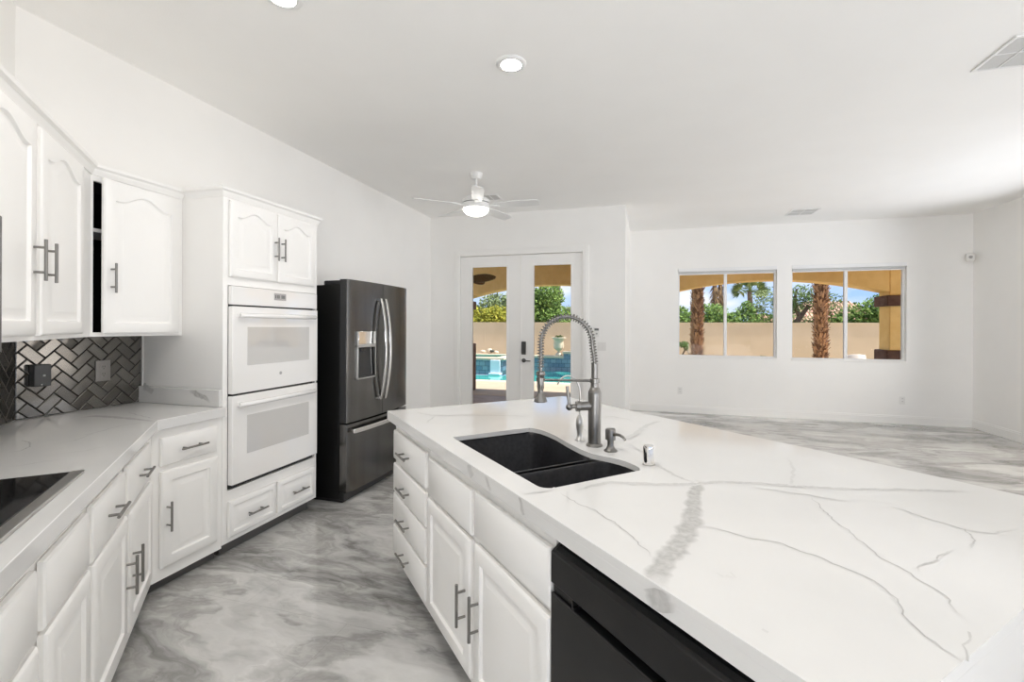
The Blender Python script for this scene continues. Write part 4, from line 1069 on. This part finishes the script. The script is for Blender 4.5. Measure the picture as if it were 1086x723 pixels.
# fountain heads on the back coping
fp = on_y(519, 372, 16.3)
r = thing('garden_ornament', 'small pale garden ornament on the pool wall behind the spa', 'ornament', (fp[0], 16.2, .402))
m = MB(); m.ball((-.22, 0, .08), .09, 12, 8, (1.2, 1, .9)); m.ball((.05, 0, .11), .11, 12, 8, (1, 1, 1)); m.ball((.30, 0, .07), .08, 12, 8, (1.3, 1, .8)); m.build('stones', 'coping', r)
m = MB(); m.ball((.16, -.06, .12), .07, 10, 6, (1.4, 1, .7)); m.build('dark_bowl', 'metal_dark', r)
# urn
up = on_y(592.5, 379, 16.2)
r = thing('garden_urn', 'cream stone garden urn on the raised pool wall', 'urn', (up[0], 16.2, .402))
m = MB(); m.lathe([(q * .72, z * .93) for q, z in [(.17, 0), (.17, .05), (.11, .08), (.06, .14), (.065, .18), (.14, .22), (.235, .29), (.255, .38), (.235, .52), (.24, .58), (.30, .64), (.36, .67), (.36, .70), (.27, .70), (.24, .64)]], n=28, cap1=False); m.build('urn_body', 'urn', r)
m = MB()
for i in range(120):
    a = random.random() * 2 * PI; q = random.random() ** .5 * .15; z = .60 + random.random() * .10
    c = Vector((q * math.cos(a), q * math.sin(a), z)); d = Vector((random.uniform(-1, 1), random.uniform(-1, 1), random.uniform(.2, 1))).normalized() * .06; s_ = d.cross(Vector((random.random(), random.random(), .2))).normalized() * .02
    m.add([c - s_, c + s_, c + d], [(0, 1, 2)])
m.build('plant', 'leaf_dark', r, smooth=0)

# white patio chair seen over the sill
cp_ = on_y(911.5, 376, 11.0)
r = thing('patio_chair', 'white plastic patio chair seen over the window sill', 'chair', (cp_[0], 11.0, -.015), 0)
zt = cp_[2] + .015
m = MB(); lp = []
for i in range(9):
    t = -1 + 2 * i / 8; lp.append([(t * .18, .03 * t * t - .02, .44), (t * .18, .03 * t * t + .0, .44), (t * .165, .06 * t * t + .10, zt - .02 * t * t), (t * .165, .06 * t * t + .08, zt - .02 * t * t)])
m.loops(lp); m.build('backrest', 'white_plastic', r, bevel=.006)
MB().box(-.23, .23, -.42, .0, .41, .44).build('seat', 'white_plastic', r, bevel=.01)
for sx_ in (-1, 1):
    for yy in (-.38, -.02): m = MB(); m.tube([(sx_ * .24, yy, 0), (sx_ * .20, yy, .415)], [.018, .024], 8); m.build('leg', 'white_plastic', r)

# foliage
def leaves(m, c, rad, n, size, sc=(1, 1, 1)):
    for _ in range(n):
        d = Vector((random.gauss(0, 1), random.gauss(0, 1), random.gauss(0, 1))).normalized() * random.random() ** .4
        p = Vector(c) + Vector((d.x * rad * sc[0], d.y * rad * sc[1], d.z * rad * sc[2]))
        a = Vector((random.uniform(-1, 1), random.uniform(-1, 1), random.uniform(-1, 1))).normalized(); b = a.orthogonal().normalized()
        s = size * random.uniform(.6, 1.3)
        m.add([p - a * s, p + b * s * .45, p + a * s, p - b * s * .45], [(0, 1, 2, 3)])
def tree(name, label, x, y, clumps, leafmat, n, size, trunk=None, z0=-.14, grp=None, cat='tree'):
    r = thing(name, label, cat, (x, y, z0), 0, grp)
    m = MB()
    for cx, cy, cz, rd, sc in clumps: leaves(m, (cx, cy, cz), rd, int(4.6 * n * rd * rd), size, sc)
    m.build('foliage', leafmat, r, smooth=0)
    t = MB()
    for pts, rr in (trunk or [([(0, 0, 0), (.05, 0, .8), (0, .05, 1.6)], [.10, .08, .04])]): t.tube(pts, rr, 8)
    t.build('trunk', 'bark', r)
    return r
def px_at(x, y, Y): return on_y(x, y, Y)
GT = 'trees beyond the yard wall'
p = px_at(517, 330, 22.0); tree('tree', 'yellow green bushy tree beyond the yard wall seen through the first patio door', p[0], 22, [(-.6, 0, 1.7, 1.0, (1.1, .6, .9)), (.5, 0, 1.8, 1.0, (1, .6, .85)), (-1.5, 0, 1.9, 1., (1, .6, 1)), (1.3, .2, 1.5, .9, (1, .6, 1))], 'leaf_yellow', 420, .085)
p = px_at(530, 315, 26.0); tree('tree', 'grey green tree rising behind the yellow green one', p[0], 26, [(-.2, 0, 2.7, 1.1, (1.1, .6, .8)), (1.3, 0, 2.9, 1.1, (1, .6, .8)), (-1.8, 0, 2.3, 1.0, (1, .6, .7)), (2.5, 0, 2.4, 1, (1, .6, 1))], 'leaf_olive', 280, .10)
p = px_at(578, 325, 23.0); tree('tree', 'tall green tree filling the second patio door view above the wall', p[0], 23, [(-.2, 0, 2.4, 1.1, (.9, .6, 1.)), (.5, 0, 1.8, 1.0, (1, .6, .9)), (-.5, 0, 1.5, .8, (1, .6, 1)), (.2, 0, 3.1, .9, (.9, .6, .8)), (-.9, .2, 3.0, .8, (.9, .6, .8))], 'leaf_green', 380, .085)
p = px_at(602, 330, 25.0); tree('tree', 'low green tree to the side of the utility pole', p[0], 25, [(0, 0, 1.7, .8, (1, .6, 1.)), (.9, 0, 2.0, .9, (1, .6, .9)), (.1, 0, 2.3, .5, (1, .6, .9))], 'leaf_olive', 420, .08)
p = px_at(748, 335, 22.0); tree('tree', 'dense green tree behind the wall beside the first palm trunk', p[0], 22, [(-.6, 0, 1.7, .8, (1, .6, .8)), (.3, 0, 2.0, .8, (1, .6, .8)), (-1.1, .3, 2.2, .5, (1, .6, .7)), (.9, 0, 1.6, .7, (1, .6, .9))], 'leaf_green', 460, .08)
p = px_at(785, 335, 22.5); tree('tree', 'low green bushy tree behind the wall in the middle of the first window', p[0], 22.5, [(-.9, 0, 1.6, .75, (1, .6, .9)), (.1, 0, 1.7, .8, (1, .6, .95)), (1.0, 0, 1.6, .7, (1, .6, .9)), (.3, 0, 2.4, .35, (1, .6, 1))], 'leaf_green', 460, .08)
p = px_at(815, 318, 23.0); tree('tree', 'airy grey green mesquite beyond the wall at the first window edge', p[0], 23, [(.2, 0, 2.7, .9, (1.1, .6, .8)), (-.7, 0, 2.3, .55, (1.2, .6, .6)), (.9, 0, 2.0, .9, (1, .6, .9))], 'leaf_olive', 190, .075)
p = px_at(848, 320, 22.0); tree('tree', 'mesquite with a dark leaning trunk behind the second palm', p[0], 22, [(.1, 0, 2.9, .8, (1.3, .6, .6)), (.9, 0, 2.6, .7, (1.2, .6, .7)), (-.4, 0, 2.5, .6, (1, .6, .6)), (.4, 0, 1.6, .7, (1.4, .6, .5)), (1.2, 0, 1.6, .7, (1.4, .6, .6))], 'leaf_dark', 260, .07,
     [([(-.5, 0, 0), (-.3, 0, 1.4), (.0, 0, 2.0), (.35, 0, 2.5)], [.14, .13, .11, .07]), ([(0, 0, 2.0), (-.2, 0, 2.7), (-.1, 0, 3.2)], [.09, .07, .04])])
p = px_at(908, 330, 22.0); tree('tree', 'broad green bush behind the wall beside the patio column', p[0], 22, [(-.9, 0, 1.6, .8, (1, .6, .8)), (.1, 0, 1.9, .85, (1, .6, .9)), (1.0, 0, 2.2, .9, (1, .6, .9)), (2.0, 0, 2.1, .9, (1, .6, 1))], 'leaf_green', 430, .085)

def palm_trunk(label, px, Y, rad=.18):
    p = px_at(px, 340, Y); r = thing('palm_tree', label, 'palm tree', (p[0], Y, -.14)); H = 5.2
    m = MB(); m.tube([(0, 0, 0), (.02, 0, 2), (0, 0, H)], [rad * .85, rad * .8, rad * .8], 12); m.build('trunk', 'palmcore', r)
    m = MB(); nrow = 84
    for i in range(nrow):
        z = .05 + i * (H - .3) / nrow
        for k in range(12):
            a = 2 * PI * (k + (i % 2) * .5) / 12 + random.uniform(-.15, .15); d = Vector((math.cos(a), math.sin(a), 0)); s = Vector((-d.y, d.x, 0))
            b0 = d * rad * .78 + Vector((0, 0, z)); L_ = random.uniform(.06, .15); w_ = random.uniform(.022, .048); out = random.uniform(.02, .10)
            tip = b0 + d * out + Vector((0, 0, L_)); th = d * .018
            m.add([b0 - s * w_, b0 + s * w_, tip + s * w_ * .35, tip - s * w_ * .35, b0 - s * w_ - th, b0 + s * w_ - th, tip + s * w_ * .3 - th, tip - s * w_ * .3 - th],
                  [(0, 1, 2, 3), (4, 7, 6, 5), (0, 4, 5, 1), (2, 6, 7, 3), (1, 5, 6, 2), (3, 7, 4, 0)])
    m.build('leaf_bases', 'boots', r, smooth=0)
    crown_fronds(r, H, 1.6, 26, 'frond'); return r
def crown_fronds(r, H, L_, n, mm, droop=.5, name='fronds'):
    m = MB()
    for i in range(n):
        a = 2.4 * i + random.uniform(-.2, .2); el = random.uniform(-.35, 1.35); d = Vector((math.cos(a) * math.cos(el), math.sin(a) * math.cos(el), math.sin(el))); s = (d.cross(Vector((0, 0, 1))).normalized() + Vector((0, 0, random.uniform(-1.5, 1.5)))).normalized(); s = (s - d * s.dot(d)).normalized()
        base = Vector((0, 0, H)); mid_ = base + d * L_ * .55
        for k in range(9):                       # a fan of narrow leaflets
            t = (k - 4) / 4; dd = (d + s * t * .9).normalized(); tip = mid_ + dd * L_ * .5 + Vector((0, 0, -droop * .12 * L_ * abs(t))); q = s.cross(dd).normalized() * .006; ww = dd.cross(q).normalized() * L_ * .03
            m.add([mid_, mid_ + dd * L_ * .25 + ww, tip, mid_ + dd * L_ * .25 - ww], [(0, 1, 2, 3)])
        m.add([base - s * .02, base + s * .02, mid_ + s * .01, mid_ - s * .01], [(0, 1, 2, 3)])
    m.build(name, mm, r, smooth=0)
palm_trunk('shaggy brown palm trunk in the yard seen through the window nearer the patio doors', 739.5, 14.9)
palm_trunk('shaggy brown palm trunk in the yard seen through the window nearer the corner', 870.5, 14.9, .185)
def far_palm(label, px, ytop, Y, L_, n, mm, skirt=False):
    p = px_at(px, ytop, Y); r = thing('palm_tree', label, 'palm tree', (p[0], Y, -.14)); H = p[2] + .14
    m = MB(); m.tube([(0, 0, 0), (0.1, 0, H * .5), (0, 0, H)], [.22, .18, .16], 8); m.build('trunk', 'bark', r)
    crown_fronds(r, H, L_, n, mm)
    if skirt:
        m = MB()
        for i in range(160):
            a = random.random() * 2 * PI; z = H - random.random() * 2.4; d = Vector((math.cos(a), math.sin(a), 0)); b0 = Vector((0, 0, z)); s = Vector((-d.y, d.x, 0)) * .07; tip = b0 + d * .5 + Vector((0, 0, -.7))
            m.add([b0 - s, b0 + s, tip], [(0, 1, 2)])
        m.build('dry_skirt', 'frond_dead', r, smooth=0)
far_palm('distant fan palm with a full green crown above the hedge line', 795, 309, 36, 1.25, 60, 'frond')
far_palm('distant thin palm with a dry brown skirt beside the first palm trunk', 758, 301, 38, .8, 10, 'frond_dead', True)
far_palm('distant palm with dry skirt close to the first window mullion', 764, 300, 40, .8, 10, 'frond_dead', True)

# small plants by the sills
p = px_at(725, 377, 13.5)
r = thing('potted_shrub', 'dark little shrub with crooked stems low in the first window', 'shrub', (p[0], 13.5, -.14)); h = p[2] + .14
m = MB(); leaves(m, (0, 0, h + .30), .15, 240, .035, (1, 1, .6)); leaves(m, (.08, 0, h + .2), .09, 60, .03); m.build('foliage', 'leaf_dark', r, smooth=0)
m = MB(); m.tube([(0, 0, 0), (.0, 0, h * .6), (-.04, 0, h), (.03, 0, h + .15), (0, 0, h + .25)], [.03, .03, .022, .02, .014], 8); m.tube([(.03, 0, h + .18), (.13, 0, h + .10), (.15, 0, h)], [.016, .014, .01], 8); m.build('stem', 'bark', r)
p = px_at(810, 377.5, 12.6)
r = thing('garden_shrub', 'small rounded green shrub top peeking over the first window ledge', 'shrub', (p[0], 12.6, -.14)); h = p[2] + .14
m = MB(); leaves(m, (0, 0, h - .16), .17, 420, .035, (.75, .75, 1)); leaves(m, (0, 0, h * .5 - .1), .2, 300, .05, (.8, .8, 1.2)); m.build('foliage', 'leaf_dark', r, smooth=0)
m = MB(); m.tube([(0, 0, -.0), (0, 0, h - .1)], .02, 8); m.build('stem', 'bark', r)

# neighbours' roofs
def house(label, xa, xb, y, ze, zr, d=7):
    r = thing('house', label, 'house', ((xa + xb) / 2, y, -.14)); h = (xb - xa) / 2; ze += .14; zr += .14
    MB().box(-h + .4, h - .4, .4, d - .4, 0, ze).build('walls', 'stucco', r)
    m = MB(); i_ = min(h * .55, d / 2 * 1.1)
    vs = [(-h, 0, ze), (h, 0, ze), (h, d, ze), (-h, d, ze), (-h + i_, d / 2, zr), (h - i_, d / 2, zr)]
    m.add(vs + [(a, b, c - .12) for a, b, c in vs[:4]], [(0, 1, 5, 4), (1, 2, 5), (2, 3, 4, 5), (3, 0, 4), (0, 6, 7, 1), (1, 7, 8, 2), (2, 8, 9, 3), (3, 9, 6, 0), (6, 9, 8, 7)])
    rf = m.build('tiled_roof', 'rooftile', r, smooth=0)
    m = MB(); n = int(2 * h / .3)
    for k in range(n):                            # barrel tile courses on the slope facing the pool
        x = -h + .15 + k * 2 * h / n; t = min(1., (x + h) / i_, (h - x) / i_)
        if t < .06: continue
        m.tube([(x, .0, ze + .01), (x, d / 2 * t, ze + (zr - ze) * t + .01)], .085, 6)
    m.build('roof_tiles', 'rooftile', rf)
    return r
a = px_at(715, 340, 34)[0]; b_ = px_at(733, 340, 34)[0]; house('clay tiled house roof behind the first palm trunk', a - 4, b_ + .3, 34, 1.55, 3.0)
a = px_at(806, 340, 37)[0]; b_ = px_at(835, 340, 37)[0]; house('clay tiled house roof between the two windows behind the mesquite', a, b_, 37, 1.3, 2.5)
a = px_at(838, 340, 46)[0]; b_ = px_at(955, 340, 46)[0]; house('clay tiled house roof above the broad green bush', a, b_, 46, 2.0, 3.9, 8)

# poles
p = px_at(592.7, 302, 31)
r = thing('utility_pole', 'dark wooden utility pole beyond the yard wall', 'pole', (p[0], 31, -.14)); m = MB(); m.tube([(0, 0, 0), (0, 0, 7.5)], [.10, .075], 10); m.build('post', 'pole', r)
m = MB(); m.box(-1.1, 1.1, -.06, .06, 6.9, 7.05); m.build('crossarm', 'pole', r)
m = MB(); m.lathe([(.13, 1.9), (.15, 1.95), (.15, 2.75), (.12, 2.8)], (-.16, 0, 0), 12); m.build('transformer', 'pole', r)
p = px_at(594.8, 302, 29)
r = thing('pale_pole', 'thin pale pole beside the wooden utility pole', 'pole', (p[0], 29, -.14)); m = MB(); m.tube([(0, 0, 0), (0, 0, 6.5)], [.045, .035], 8); m.build('post', 'pole_pale', r); m = MB(); m.ball((0, 0, 6.52), .07, 10, 6); m.build('cap', 'pole_pale', r)

# patio fan
r = thing('patio_fan', 'brown patio ceiling fan with broad leaf blades outside the doors', 'ceiling fan', (-3.27, 8.05, 2.95))
m = MB(); m.lathe([(.07, 0), (.06, -.05), (.015, -.07), (.015, -.52), (.10, -.56), (.12, -.62), (.10, -.68), (.03, -.72)], n=20); m.build('motor', 'fanwood', r)
for k in range(5):
    m = MB(); N = 12; out = []
    for i in range(N + 1):
        t = i / N; x = .10 + .54 * t; hw = .012 + .125 * math.sin(PI * min(1, t * .93 + .04)) ** .75
        out.append([(x, -hw * .8, -.006 - hw * .62), (x, hw * .8, -.006 + hw * .62), (x, hw * .8, .006 + hw * .62), (x, -hw * .8, .006 - hw * .62)])
    m.loops(out); m.build('blade', 'fanwood', r, (0, 0, -.64), rotz=2 * PI * k / 5)
